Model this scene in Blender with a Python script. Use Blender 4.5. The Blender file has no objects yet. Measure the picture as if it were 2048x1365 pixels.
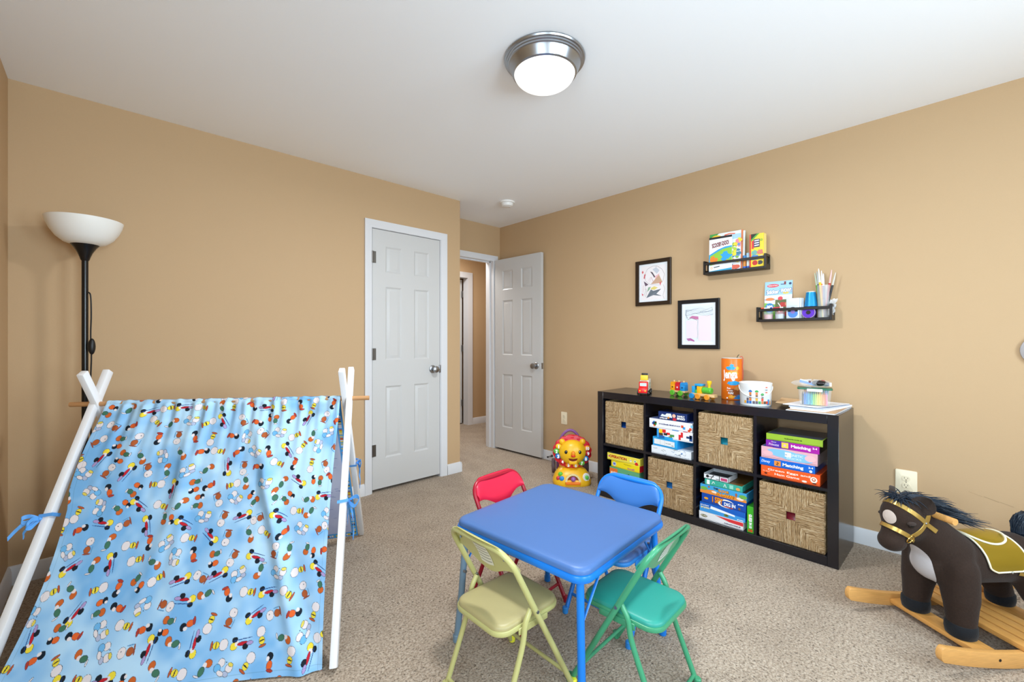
import bpy, bmesh, math, random
import numpy as np
from mathutils import Vector, Matrix
from mathutils.bvhtree import BVHTree

SC = bpy.context.scene
COL = SC.collection
PI = math.pi
R = math.radians

# ------------------------------------------------------------------ room measures (metres)
XL, XB = -0.344, 3.195            # left wall face, right wall face
YA, YD, YF = 3.166, 3.616, -1.5   # closet wall, doorway wall, window wall
XE = 2.319                        # end of the closet wall
ZC = 2.43                         # ceiling
YH = 4.842                        # far wall of the hall

# ------------------------------------------------------------------ camera
cam_d = bpy.data.cameras.new('camera')
cam_d.sensor_width = 36
cam_d.lens = 868.5 / 2048 * 36
cam_d.clip_start = 0.02
cam = bpy.data.objects.new('camera', cam_d)
COL.objects.link(cam)
cam.location = (0, 0, 1.172)
cam.rotation_euler = (R(90), 0, R(46.94 - 90))
SC.camera = cam

# ------------------------------------------------------------------ light
SC.view_settings.view_transform = 'Standard'
SC.view_settings.look = 'None'
SC.view_settings.gamma = 1
SC.view_settings.use_curve_mapping = False
SC.view_settings.exposure = 0.74
SC.cycles.use_denoising = True
SC.cycles.max_bounces = 8
SC.cycles.diffuse_bounces = 6
SC.cycles.glossy_bounces = 3
SC.cycles.transmission_bounces = 6
SC.cycles.transparent_max_bounces = 8
SC.cycles.caustics_reflective = False
SC.cycles.caustics_refractive = False
SC.cycles.sample_clamp_indirect = 6

world = bpy.data.worlds.new('sky')
SC.world = world
world.use_nodes = True
world.node_tree.nodes['Background'].inputs[0].default_value = (0.72, 0.85, 1.0, 1)
world.node_tree.nodes['Background'].inputs[1].default_value = 1.0


def area(name, loc, rot, sx, sy, power, color=(1, 1, 1), spread=180):
    d = bpy.data.lights.new(name, 'AREA')
    d.shape = 'RECTANGLE'
    d.size, d.size_y, d.energy, d.color = sx, sy, power, color
    d.spread = R(spread)
    o = bpy.data.objects.new(name, d)
    COL.objects.link(o)
    o.location, o.rotation_euler = loc, rot
    return o


# daylight through the windows behind the camera: two in the end wall, plus an added fill window at left
DAY = (0.71, 0.88, 1.0)
area('window_and_fill_light', (0.475, YF - 0.07, 1.42), (R(106), 0, 0), 0.75, 1.3, 30, DAY, 150)
area('window_and_fill_light', (2.025, YF - 0.07, 1.42), (R(84), 0, 0), 0.75, 1.3, 20, DAY, 150)
area('window_and_fill_light', (XL - 0.07, 0.05, 1.42), (R(75), 0, R(-90)), 1.1, 1.3, 16, DAY, 125)  # fill light at the added left window, put in to even out the room
# the hall's own ceiling lamp, beyond the doorway
area('hall_lamp', (2.9, 4.2, 2.38), (0, 0, 0), 0.5, 0.5, 18, (0.98, 0.97, 0.95))


# ------------------------------------------------------------------ materials
def lin(h):
    h = h.lstrip('#')
    v = [int(h[i:i + 2], 16) / 255 for i in (0, 2, 4)]
    return tuple(c / 12.92 if c <= 0.04045 else ((c + 0.055) / 1.055) ** 2.4 for c in v) + (1,)


MATS = {}


def mat(name, hexc, rough=0.5, metal=0.0, bump=0.0, scale=60.0, var=0.0, trans=0.0, ior=1.45,
        emit=0.0, stretch=None, alpha=1.0, spec=0.5, coat=0.0, sheen=0.0, emit_col=None):
    """principled material with optional procedural colour variation and bump"""
    if name in MATS:
        return MATS[name]
    m = bpy.data.materials.new(name)
    m.use_nodes = True
    nt = m.node_tree
    b = nt.nodes['Principled BSDF']
    c = lin(hexc)
    b.inputs['Base Color'].default_value = c
    b.inputs['Roughness'].default_value = rough
    b.inputs['Metallic'].default_value = metal
    b.inputs['IOR'].default_value = ior
    b.inputs['Transmission Weight'].default_value = trans
    b.inputs['Alpha'].default_value = alpha
    b.inputs['Specular IOR Level'].default_value = spec
    b.inputs['Coat Weight'].default_value = coat
    b.inputs['Sheen Weight'].default_value = sheen
    if emit:
        b.inputs['Emission Color'].default_value = lin(emit_col or hexc)
        b.inputs['Emission Strength'].default_value = emit
    if bump or var:
        tc = nt.nodes.new('ShaderNodeTexCoord')
        mp = nt.nodes.new('ShaderNodeMapping')
        nt.links.new(tc.outputs['Object'], mp.inputs[0])
        if stretch:
            mp.inputs['Scale'].default_value = stretch
        n = nt.nodes.new('ShaderNodeTexNoise')
        n.inputs['Scale'].default_value = scale
        n.inputs['Detail'].default_value = 4
        nt.links.new(mp.outputs[0], n.inputs['Vector'])
        if var:
            mix = nt.nodes.new('ShaderNodeMix')
            mix.data_type = 'RGBA'
            mix.inputs[6].default_value = tuple(x * (1 - var) for x in c[:3]) + (1,)
            mix.inputs[7].default_value = tuple(min(1, x * (1 + var)) for x in c[:3]) + (1,)
            nt.links.new(n.outputs[0], mix.inputs[0])
            nt.links.new(mix.outputs[2], b.inputs['Base Color'])
        if bump:
            bp = nt.nodes.new('ShaderNodeBump')
            bp.inputs['Strength'].default_value = bump
            bp.inputs['Distance'].default_value = 0.004
            nt.links.new(n.outputs[0], bp.inputs['Height'])
            nt.links.new(bp.outputs[0], b.inputs['Normal'])
    MATS[name] = m
    return m


def P(hexc, rough=0.45):
    """plain paint, ink or plastic of one colour"""
    return mat('paint_%s_%d' % (hexc.strip('#'), rough * 100), hexc, rough)


def carpet_material():
    m = bpy.data.materials.new('carpet')
    m.use_nodes = True
    nt = m.node_tree
    b = nt.nodes['Principled BSDF']
    b.inputs['Roughness'].default_value = 1.0
    b.inputs['Specular IOR Level'].default_value = 0.1
    b.inputs['Sheen Weight'].default_value = 0.15
    tc = nt.nodes.new('ShaderNodeTexCoord')
    mp = nt.nodes.new('ShaderNodeMapping')
    nt.links.new(tc.outputs['Object'], mp.inputs[0])
    n1 = nt.nodes.new('ShaderNodeTexNoise')
    n1.inputs['Scale'].default_value = 120
    n1.inputs['Detail'].default_value = 3
    n1.inputs['Roughness'].default_value = 0.6
    n1.inputs['Distortion'].default_value = 0.6
    n2 = nt.nodes.new('ShaderNodeTexNoise')
    n2.inputs['Scale'].default_value = 5
    n2.inputs['Detail'].default_value = 4
    for n in (n1, n2):
        nt.links.new(mp.outputs[0], n.inputs['Vector'])
    cr = nt.nodes.new('ShaderNodeValToRGB')
    e = cr.color_ramp.elements
    e[0].position, e[0].color = 0.30, lin('#54473b')
    e[1].position, e[1].color = 0.70, lin('#c9baa8')
    k = e.new(0.40); k.color = lin('#958471')
    k = e.new(0.50); k.color = lin('#af9d89')
    nt.links.new(n1.outputs[0], cr.inputs[0])
    mix = nt.nodes.new('ShaderNodeMix')
    mix.data_type = 'RGBA'
    mix.blend_type = 'MULTIPLY'
    mix.inputs[0].default_value = 1.0
    c2 = nt.nodes.new('ShaderNodeValToRGB')
    c2.color_ramp.elements[0].position, c2.color_ramp.elements[0].color = 0.3, (0.86, 0.85, 0.84, 1)
    c2.color_ramp.elements[1].position, c2.color_ramp.elements[1].color = 0.6, (1, 1, 1, 1)
    nt.links.new(n2.outputs[0], c2.inputs[0])
    nt.links.new(cr.outputs[0], mix.inputs[6])
    nt.links.new(c2.outputs[0], mix.inputs[7])
    nt.links.new(mix.outputs[2], b.inputs['Base Color'])
    bp = nt.nodes.new('ShaderNodeBump')
    bp.inputs['Strength'].default_value = 0.9
    bp.inputs['Distance'].default_value = 0.01
    nt.links.new(n1.outputs[0], bp.inputs['Height'])
    nt.links.new(bp.outputs[0], b.inputs['Normal'])
    return m


def seagrass_material():
    """woven panel: upright strands above and below the middle, level strands beside it"""
    m = bpy.data.materials.new('seagrass')
    m.use_nodes = True
    nt = m.node_tree
    L = nt.links.new
    b = nt.nodes['Principled BSDF']
    b.inputs['Roughness'].default_value = 0.7
    b.inputs['Specular IOR Level'].default_value = 0.3
    tc = nt.nodes.new('ShaderNodeTexCoord')
    sp = nt.nodes.new('ShaderNodeSeparateXYZ')
    L(tc.outputs['Object'], sp.inputs[0])

    def math_(op, a, c=None):
        n = nt.nodes.new('ShaderNodeMath')
        n.operation = op
        for i, v in enumerate((a, c)):
            if v is None:
                continue
            if isinstance(v, (int, float)):
                n.inputs[i].default_value = v
            else:
                L(v, n.inputs[i])
        return n.outputs[0]
    y, z, x = sp.outputs[1], math_('SUBTRACT', sp.outputs[2], 0.158), sp.outputs[0]
    up = math_('LESS_THAN', math_('ABSOLUTE', y), math_('ABSOLUTE', z))
    outs = []
    for a, c in ((y, z), (z, y)):
        cv = nt.nodes.new('ShaderNodeCombineXYZ')
        L(math_('MULTIPLY', a, 230.0), cv.inputs[0])
        L(math_('MULTIPLY', c, 7.0), cv.inputs[1])
        L(math_('MULTIPLY', x, 170.0), cv.inputs[2])
        n = nt.nodes.new('ShaderNodeTexNoise')
        n.inputs['Scale'].default_value = 1.0
        n.inputs['Detail'].default_value = 2
        n.inputs['Distortion'].default_value = 0.25
        L(cv.outputs[0], n.inputs['Vector'])
        cv2 = nt.nodes.new('ShaderNodeCombineXYZ')
        L(math_('MULTIPLY', a, 480.0), cv2.inputs[0])
        L(math_('MULTIPLY', c, 45.0), cv2.inputs[1])
        n2 = nt.nodes.new('ShaderNodeTexNoise')
        n2.inputs['Scale'].default_value = 1.0
        n2.inputs['Detail'].default_value = 1
        L(cv2.outputs[0], n2.inputs['Vector'])
        outs.append(math_('ADD', math_('MULTIPLY', n.outputs[0], 0.6), math_('MULTIPLY', n2.outputs[0], 0.4)))
    mx = nt.nodes.new('ShaderNodeMix')
    mx.data_type = 'FLOAT'
    L(up, mx.inputs[0])
    L(outs[1], mx.inputs[2])
    L(outs[0], mx.inputs[3])
    cr = nt.nodes.new('ShaderNodeValToRGB')
    e = cr.color_ramp.elements
    e[0].position, e[0].color = 0.33, lin('#4f3a24')
    e[1].position, e[1].color = 0.68, lin('#dcc8a6')
    k = e.new(0.44); k.color = lin('#90714b')
    k = e.new(0.53); k.color = lin('#b4966e')
    L(mx.outputs[0], cr.inputs[0])
    L(cr.outputs[0], b.inputs['Base Color'])
    bp = nt.nodes.new('ShaderNodeBump')
    bp.inputs['Strength'].default_value = 1.0
    bp.inputs['Distance'].default_value = 0.008
    L(mx.outputs[0], bp.inputs['Height'])
    L(bp.outputs[0], b.inputs['Normal'])
    return m


def plush_material(name, hexc, patches=()):
    """short plush; patches = (centre, radii, rotation about y, colour) ellipsoids of another pile colour"""
    m = mat(name, hexc, 0.95, bump=0.35, scale=160, var=0.22, sheen=0.06, spec=0.15)
    nt = m.node_tree
    b = nt.nodes['Principled BSDF']
    src = b.inputs['Base Color'].links[0].from_socket
    tc = nt.nodes.new('ShaderNodeTexCoord')
    for c, r, ry, col in patches:
        rot = nt.nodes.new('ShaderNodeVectorRotate')
        rot.rotation_type = 'Y_AXIS'
        rot.inputs['Angle'].default_value = ry
        rot.inputs['Center'].default_value = c
        nt.links.new(tc.outputs['Object'], rot.inputs['Vector'])
        sub = nt.nodes.new('ShaderNodeVectorMath')
        sub.operation = 'SUBTRACT'
        sub.inputs[1].default_value = c
        nt.links.new(rot.outputs[0], sub.inputs[0])
        dv = nt.nodes.new('ShaderNodeVectorMath')
        dv.operation = 'DIVIDE'
        dv.inputs[1].default_value = r
        nt.links.new(sub.outputs[0], dv.inputs[0])
        ln = nt.nodes.new('ShaderNodeVectorMath')
        ln.operation = 'LENGTH'
        nt.links.new(dv.outputs[0], ln.inputs[0])
        lt = nt.nodes.new('ShaderNodeMath')
        lt.operation = 'LESS_THAN'
        lt.inputs[1].default_value = 1.0
        nt.links.new(ln.outputs['Value'], lt.inputs[0])
        mx = nt.nodes.new('ShaderNodeMix')
        mx.data_type = 'RGBA'
        nt.links.new(lt.outputs[0], mx.inputs[0])
        nt.links.new(src, mx.inputs[6])
        mx.inputs[7].default_value = lin(col)
        src = mx.outputs[2]
    nt.links.new(src, b.inputs['Base Color'])
    return m


def attr_material(name, rough=0.85, trans=0.0):
    m = bpy.data.materials.new(name)
    m.use_nodes = True
    nt = m.node_tree
    b = nt.nodes['Principled BSDF']
    b.inputs['Roughness'].default_value = rough
    b.inputs['Specular IOR Level'].default_value = 0.2
    a = nt.nodes.new('ShaderNodeAttribute')
    a.attribute_name = 'print'
    nt.links.new(a.outputs['Color'], b.inputs['Base Color'])
    return m


# ------------------------------------------------------------------ mesh helpers
def T(x=0, y=0, z=0, rx=0, ry=0, rz=0):
    return Matrix.Translation((x, y, z)) @ Matrix.Rotation(rz, 4, 'Z') @ Matrix.Rotation(ry, 4, 'Y') @ Matrix.Rotation(rx, 4, 'X')


def frame(o, ex, ey, ez):
    ex, ey, ez = Vector(ex), Vector(ey), Vector(ez)
    return Matrix(((ex.x, ey.x, ez.x, o[0]), (ex.y, ey.y, ez.y, o[1]), (ex.z, ey.z, ez.z, o[2]), (0, 0, 0, 1)))


def FX(y=0, z=0, x=-0.0006):
    """drawing plane on a front that faces -x: drawing x runs to -y, drawing y runs up"""
    return frame((x, y, z), (0, -1, 0), (0, 0, 1), (-1, 0, 0))


_tc = {}


def text_geo(s, bold=0.0, shear=0.0):
    key = (s, bold, shear)
    if key in _tc:
        return _tc[key]
    c = bpy.data.curves.new('lettering', 'FONT')
    c.body = s
    c.size = 1.0
    c.align_x = 'CENTER'
    c.offset = bold
    c.shear = shear
    c.resolution_u = 3
    c.fill_mode = 'FRONT'
    o = bpy.data.objects.new('lettering', c)
    me = bpy.data.meshes.new_from_object(o)
    v = [tuple(p.co) for p in me.vertices]
    f = [tuple(p.vertices) for p in me.polygons]
    bpy.data.objects.remove(o)
    bpy.data.curves.remove(c)
    bpy.data.meshes.remove(me)
    _tc[key] = (v, f)
    return v, f


class MB:
    """collects shapes into one mesh; use(material) sets the material of what follows"""

    def __init__(s, M=None):
        s.v, s.f, s.fm, s.mats, s.mi = [], [], [], [], 0
        s.M = M or Matrix()

    def use(s, m):
        if m not in s.mats:
            s.mats.append(m)
        s.mi = s.mats.index(m)
        return s

    def add(s, v, f, M=None):
        M = s.M @ M if M else s.M
        n = len(s.v)
        s.v += [tuple(M @ Vector(p)) for p in v]
        flip = M.to_3x3().determinant() < 0
        for q in f:
            q = tuple(i + n for i in q)
            s.f.append(q[::-1] if flip else q)
            s.fm.append(s.mi)
        return s

    def box(s, x0, x1, y0, y1, z0, z1, bev=0.0, M=None, seg=2):
        bm = bmesh.new()
        bmesh.ops.create_cube(bm, size=1)
        for p in bm.verts:
            p.co = Vector(((x0 + x1) / 2 + p.co.x * (x1 - x0), (y0 + y1) / 2 + p.co.y * (y1 - y0), (z0 + z1) / 2 + p.co.z * (z1 - z0)))
        if bev:
            bmesh.ops.bevel(bm, geom=bm.edges[:], offset=bev, segments=seg, profile=0.5, affect='EDGES')
        bm.verts.index_update()
        s.add([p.co.copy() for p in bm.verts], [[q.index for q in f.verts] for f in bm.faces], M)
        bm.free()
        return s

    def lathe(s, prof, n=32, M=None, a0=0.0, a1=2 * PI):
        full = abs(a1 - a0) > 6.28
        v, f, rings = [], [], []
        for r, z in prof:
            if r < 1e-6:
                rings.append([len(v)])
                v.append((0, 0, z))
            else:
                k = n if full else n + 1
                rings.append(list(range(len(v), len(v) + k)))
                v += [(r * math.cos(a0 + (a1 - a0) * i / n), r * math.sin(a0 + (a1 - a0) * i / n), z) for i in range(k)]
        for a, b in zip(rings, rings[1:]):
            for i in range(n):
                j = (i + 1) % n if full else i + 1
                if len(a) == 1 and len(b) == 1:
                    continue
                if len(a) == 1:
                    f.append((a[0], b[j], b[i]))
                elif len(b) == 1:
                    f.append((a[i], a[j], b[0]))
                else:
                    f.append((a[i], a[j], b[j], b[i]))
        return s.add(v, f, M)

    def cyl(s, r, h, M=None, n=24, bev=0.0):
        b = min(bev, r * 0.9)
        pr = [(0, 0), (r - b, 0), (r, b), (r, h - b), (r - b, h), (0, h)] if b else [(0, 0), (r, 0), (r, h), (0, h)]
        return s.lathe(pr, n, M)

    def ell(s, c, r, n=20, M=None, m=12):
        if isinstance(r, (int, float)):
            r = (r, r, r)
        pr = [(math.sin(PI * i / m), -math.cos(PI * i / m)) for i in range(m + 1)]
        pr[0], pr[-1] = (0, -1), (0, 1)
        K = Matrix.Translation(c) @ Matrix.Diagonal((r[0], r[1], r[2], 1))
        return s.lathe(pr, n, M @ K if M else K)

    def tube(s, pts, r, n=10, closed=False, M=None, flat=1.0):
        pts = [Vector(p) for p in pts]
        N = len(pts)
        rr = r if isinstance(r, (list, tuple)) else [r] * N
        v, f = [], []
        up = None
        for i in range(N):
            if closed:
                t = pts[(i + 1) % N] - pts[i - 1]
            else:
                t = pts[min(i + 1, N - 1)] - pts[max(i - 1, 0)]
            t.normalize()
            if up is None:
                up = Vector((0, 0, 1)) if abs(t.z) < 0.9 else Vector((1, 0, 0))
            a = t.cross(up).normalized()
            up = a.cross(t).normalized()
            for k in range(n):
                q = 2 * PI * k / n
                v.append(pts[i] + a * (rr[i] * math.cos(q)) + up * (rr[i] * flat * math.sin(q)))
        for i in range(N if closed else N - 1):
            j = (i + 1) % N
            for k in range(n):
                l = (k + 1) % n
                f.append((i * n + k, j * n + k, j * n + l, i * n + l))
        if not closed:
            f.append(tuple(range(n)))
            f.append(tuple((N - 1) * n + k for k in range(n))[::-1])
        f = [q[::-1] for q in f]
        return s.add(v, f, M)

    def prism(s, poly, h, M=None, bev=0.0):
        """outline in drawing x, y pushed along z from 0 to h"""
        if bev:
            bm = bmesh.new()
            vs = [bm.verts.new((p[0], p[1], 0)) for p in poly]
            fc = bm.faces.new(vs)
            r = bmesh.ops.extrude_face_region(bm, geom=[fc])
            for q in r['geom']:
                if isinstance(q, bmesh.types.BMVert):
                    q.co.z = h
            bmesh.ops.recalc_face_normals(bm, faces=bm.faces[:])
            es = [e for e in bm.edges if len(e.link_faces) == 2 and (abs(e.verts[0].co.z - e.verts[1].co.z) < 1e-6)]
            bmesh.ops.bevel(bm, geom=es, offset=bev, segments=2, profile=0.5, affect='EDGES')
            bm.verts.index_update()
            s.add([p.co.copy() for p in bm.verts], [[q.index for q in f.verts] for f in bm.faces], M)
            bm.free()
            return s
        n = len(poly)
        a = sum(poly[i][0] * poly[(i + 1) % n][1] - poly[(i + 1) % n][0] * poly[i][1] for i in range(n))
        if a < 0:
            poly = poly[::-1]
        v = [(p[0], p[1], 0) for p in poly] + [(p[0], p[1], h) for p in poly]
        f = [tuple(range(n))[::-1], tuple(range(n, 2 * n))] + [(i, (i + 1) % n, n + (i + 1) % n, n + i) for i in range(n)]
        return s.add(v, f, M)

    def poly(s, pts, M=None, z=0.0):
        n = len(pts)
        a = sum(pts[i][0] * pts[(i + 1) % n][1] - pts[(i + 1) % n][0] * pts[i][1] for i in range(n))
        if a < 0:
            pts = pts[::-1]
        return s.add([(p[0], p[1], z) for p in pts], [tuple(range(n))], M)

    def rect(s, x0, x1, y0, y1, M=None, z=0.0):
        return s.poly([(x0, y0), (x1, y0), (x1, y1), (x0, y1)], M, z)

    def disc(s, x, y, rx, M=None, z=0.0, ry=None, n=24):
        ry = ry or rx
        return s.poly([(x + rx * math.cos(2 * PI * i / n), y + ry * math.sin(2 * PI * i / n)) for i in range(n)], M, z)

    def line(s, pts, w, M=None, z=0.0):
        """a flat drawn stroke"""
        for (x0, y0), (x1, y1) in zip(pts, pts[1:]):
            d = math.hypot(x1 - x0, y1 - y0) or 1
            nx, ny = -(y1 - y0) / d * w / 2, (x1 - x0) / d * w / 2
            s.poly([(x0 - nx, y0 - ny), (x1 - nx, y1 - ny), (x1 + nx, y1 + ny), (x0 + nx, y0 + ny)], M, z)
        return s

    def text(s, t, x, y, w, h, M=None, bold=0.0, shear=0.0, rot=0.0, cyl=None, z=0.0003):
        """lettering filling a w x h field centred on x, y; cyl = radius of the round face it is printed on"""
        v, f = text_geo(t, bold, shear)
        if not v:
            return s
        xs, ys = [p[0] for p in v], [p[1] for p in v]
        cx, cy = (max(xs) + min(xs)) / 2, (max(ys) + min(ys)) / 2
        sx, sy = w / (max(xs) - min(xs)), h / (max(ys) - min(ys))
        c, k = math.cos(rot), math.sin(rot)
        out = []
        for p in v:
            a, b = (p[0] - cx) * sx, (p[1] - cy) * sy
            out.append((x + a * c - b * k, y + a * k + b * c, z))
        if cyl:
            out = [(math.sin(p[0] / cyl) * (cyl + p[2]), p[1], math.cos(p[0] / cyl) * (cyl + p[2])) for p in out]
        return s.add(out, f, M)

    def grid(s, fn, nu, nv, closed=False, M=None):
        v = [fn(i / (nu if closed else nu - 1), j / (nv - 1)) for j in range(nv) for i in range(nu)]
        f = []
        for j in range(nv - 1):
            for i in range(nu if closed else nu - 1):
                k = (i + 1) % nu
                f.append((j * nu + i, j * nu + k, (j + 1) * nu + k, (j + 1) * nu + i))
        return s.add(v, f, M)

    def build(s, name, parent=None, smooth=40, kind=None):
        me = bpy.data.meshes.new(name)
        me.from_pydata([tuple(p) for p in s.v], [], s.f)
        for m in s.mats:
            me.materials.append(m)
        me.polygons.foreach_set('material_index', s.fm)
        if smooth:
            me.polygons.foreach_set('use_smooth', [True] * len(s.f))
            me.update()
            me.set_sharp_from_angle(angle=R(smooth))
        me.update()
        o = bpy.data.objects.new(name, me)
        COL.objects.link(o)
        if parent:
            o.parent = parent
        if kind:
            o['kind'] = kind
        return o


def thing(name, label, cat, loc=(0, 0, 0), rz=0.0, group=None):
    o = bpy.data.objects.new(name, None)
    o.empty_display_size = 0.05
    COL.objects.link(o)
    o.location = loc
    o.rotation_euler = (0, 0, rz)
    o['label'], o['category'] = label, cat
    if group:
        o['group'] = group
    return o


def tag(o, label, cat, group=None, loc=None, rz=None):
    o['label'], o['category'] = label, cat
    if group:
        o['group'] = group
    if loc:
        o.location = loc
    if rz is not None:
        o.rotation_euler = (0, 0, rz)
    return o


def rrect(hx, hy, r, n=6):
    """outline of a rounded rectangle"""
    out = []
    for cx, cy, a in ((hx - r, hy - r, 0), (-hx + r, hy - r, 90), (-hx + r, -hy + r, 180), (hx - r, -hy + r, 270)):
        out += [(cx + r * math.cos(R(a + 90 * i / n)), cy + r * math.sin(R(a + 90 * i / n))) for i in range(n + 1)]
    return out


def smooth_path(pts, n=8):
    """Catmull-Rom through the points"""
    P_ = [Vector(p) for p in pts]
    P_ = [P_[0] * 2 - P_[1]] + P_ + [P_[-1] * 2 - P_[-2]]
    out = []
    for i in range(1, len(P_) - 2):
        a, b, c, d = P_[i - 1:i + 3]
        for k in range(n):
            t = k / n
            out.append(0.5 * ((2 * b) + (c - a) * t + (2 * a - 5 * b + 4 * c - d) * t * t + (3 * b - a - 3 * c + d) * t ** 3))
    out.append(P_[-2])
    return out


WALL = mat('wall_paint', '#c1a37e', 0.65, bump=0.05, scale=250, var=0.02, spec=0.3)
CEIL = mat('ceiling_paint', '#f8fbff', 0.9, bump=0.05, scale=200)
TRIM = mat('trim_paint', '#dadbde', 0.35)
DOOR = mat('door_paint', '#c9c9c8', 0.35, bump=0.03, scale=90, stretch=(4, 4, 0.3))
CARPET = carpet_material()
STEEL = mat('brushed_nickel', '#a4a8ae', 0.28, 1.0)
DARKSTEEL = mat('dark_nickel', '#6f6c68', 0.35, 1.0)
IVORY = mat('ivory_plastic', '#efe3c6', 0.4)
WHITE = mat('white_plastic', '#f2f2f0', 0.4)
BLACK = mat('black_plastic', '#131314', 0.4)
SHELFWOOD = mat('black_brown_wood', '#14131a', 0.2, spec=0.8, bump=0.03, scale=40, stretch=(1, 1, 6), var=0.15)
PINE = mat('pine_wood', '#cf9a58', 0.42, bump=0.12, scale=30, stretch=(0.8, 9, 9), var=0.22)
BEECH = mat('beech_wood', '#dcb67f', 0.5, bump=0.08, scale=30, stretch=(1, 8, 8), var=0.15)
# ------------------------------------------------------------------ the room
def struct(name, mb, smooth=40):
    return mb.build(name, None, smooth, 'structure')


struct('floor', MB().use(CARPET).box(XL - .3, 5.6, YF - .2, 6.6, -0.1, 0))
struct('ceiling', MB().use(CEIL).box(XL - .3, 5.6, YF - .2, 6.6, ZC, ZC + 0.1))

# closet wall with its door opening
CX0, CX1, DH = 1.487, 2.109, 2.045
struct('wall_back', MB().use(WALL).box(XL, CX0 - .02, YA, YA + .1, 0, ZC).box(CX1 + .02, XE, YA, YD, 0, ZC)
       .box(CX0 - .02, CX1 + .02, YA, YA + .1, DH + .02, ZC).box(CX0 - .02, CX1 + .02, YA + .12, YA + .14, 0, DH + .02))
# doorway wall
OX0, OX1, OH = 2.39, 3.095, 2.045
struct('wall_doorway', MB().use(WALL).box(XE - .05, OX0 - .02, YD + .001, YD + .115, 0, ZC).box(OX1 + .02, XB + .1, YD, YD + .115, 0, ZC)
       .box(OX0 - .02, OX1 + .02, YD, YD + .115, OH + .02, ZC))
right = MB().use(WALL).box(XB, XB + .1, YF - .1, YD + .05, 0, ZC)
right.use(P('#a68d69', .8))   # a scuff in the paint
for a, b, w in (((.028, .408), (-.02, .394), .0012), ((-.024, .396), (-.075, .381), .0025), ((-.078, .383), (-.122, .370), .0014)):
    right.line([(-a[0], a[1]), (-b[0], b[1])], w, FX(0, 0, XB - .0006))
struct('wall_right', right)
struct('wall_left', MB().use(WALL).box(XL - .1, XL, .6, YA + .1, 0, ZC).box(XL - .1, XL, YF - .1, -.5, 0, ZC)
       .box(XL - .1, XL, -.5, .6, 0, .72).box(XL - .1, XL, -.5, .6, 2.12, ZC))
# window wall behind the camera
fr = MB().use(WALL)
W = [(0.1, 0.85), (1.65, 2.4)]
fr.box(XL, W[0][0], YF - .1, YF, 0, ZC).box(W[0][1], W[1][0], YF - .1, YF, 0, ZC).box(W[1][1], XB, YF - .1, YF, 0, ZC)
for a, b in W:
    fr.box(a, b, YF - .1, YF, 0, .72).box(a, b, YF - .1, YF, 2.12, ZC)
struct('wall_front', fr)
for i, (a, b) in enumerate(W):
    w = MB().use(TRIM)
    w.box(a - .05, a, YF, YF + .02, .66, 2.18).box(b, b + .05, YF, YF + .02, .66, 2.18)
    w.box(a - .05, b + .05, YF, YF + .02, 2.12, 2.18).box(a - .05, b + .05, YF, YF + .04, .66, .72)
    w.box(a, b, YF - .012, YF + .008, 1.4, 1.44)
    struct('window_%d' % (i + 1), w)
w = MB().use(TRIM)
w.box(XL, XL + .02, -.55, -.5, .66, 2.18).box(XL, XL + .02, .6, .65, .66, 2.18).box(XL, XL + .02, -.55, .65, 2.12, 2.18).box(XL, XL + .04, -.55, .65, .66, .72)
w.box(XL - .008, XL + .012, -.5, .6, 1.4, 1.44)
struct('window_3', w)  # unseen window added to carry the left fill light
# hall
struct('wall_hall', MB().use(WALL).box(3.70, 5.5, YH, YH + .1, 0, ZC).box(1.2, 2.90, YH, YH + .1, 0, ZC).box(2.90, 3.70, YH, YH + .1, 2.07, ZC)
       .box(1.1, 1.2, YD + .1, YH + .1, 0, ZC).box(5.4, 5.5, YD, YH, 0, ZC).box(XB + .1, 5.5, YD, YD + .115, 0, ZC)
       .box(2.6, 2.7, YH + .1, 6.5, 0, ZC).box(4.4, 4.5, YH + .1, 6.5, 0, ZC).box(2.6, 4.5, 6.4, 6.5, 0, ZC))


def baseboard(name, segs):
    """segs: runs of white skirting ((x, y) to (x, y)), the room on their left"""
    mb = MB().use(TRIM)
    prof = [(0, 0), (.014, 0), (.014, .066), (.011, .072), (.011, .078), (.006, .088), (0, .09)]
    for (x0, y0), (x1, y1) in segs:
        d = Vector((x1 - x0, y1 - y0, 0))
        L = d.length
        d.normalize()
        n = Vector((-d.y, d.x, 0))
        mb.prism(prof, L, frame((x0, y0, 0), n, (0, 0, 1), d))
    return struct(name, mb)


baseboard('baseboard_right', [((XB, YF), (XB, 3.59))])
baseboard('baseboard_back', [((1.437, YA), (XL, YA)), ((XE, YA), (2.18, YA)), ((XE, YD), (XE, YA - .014))])
baseboard('baseboard_left', [((XL, YA), (XL, YF))])
baseboard('baseboard_hall', [((5.4, YH), (3.755, YH))])


def casing(mb, x0, x1, h, y, w=.058, d=.017):
    """mitred door casing on a wall face at y whose room side is -y"""
    pr = [(0, 0), (0, d * .4), (w * .12, d * .55), (w * .55, d * .7), (w * .8, d), (w, d), (w, 0)]
    n = len(pr)
    v = []
    for a, b in pr:
        v += [(x0 - a, y - b, 0), (x0 - a, y - b, h + a), (x1 + a, y - b, h + a), (x1 + a, y - b, 0)]
    f = [(4 * i + k, 4 * i + k + 1, 4 * i + k + 5, 4 * i + k + 4) for i in range(n - 1) for k in range(3)]
    mb.add(v, f)


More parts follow.
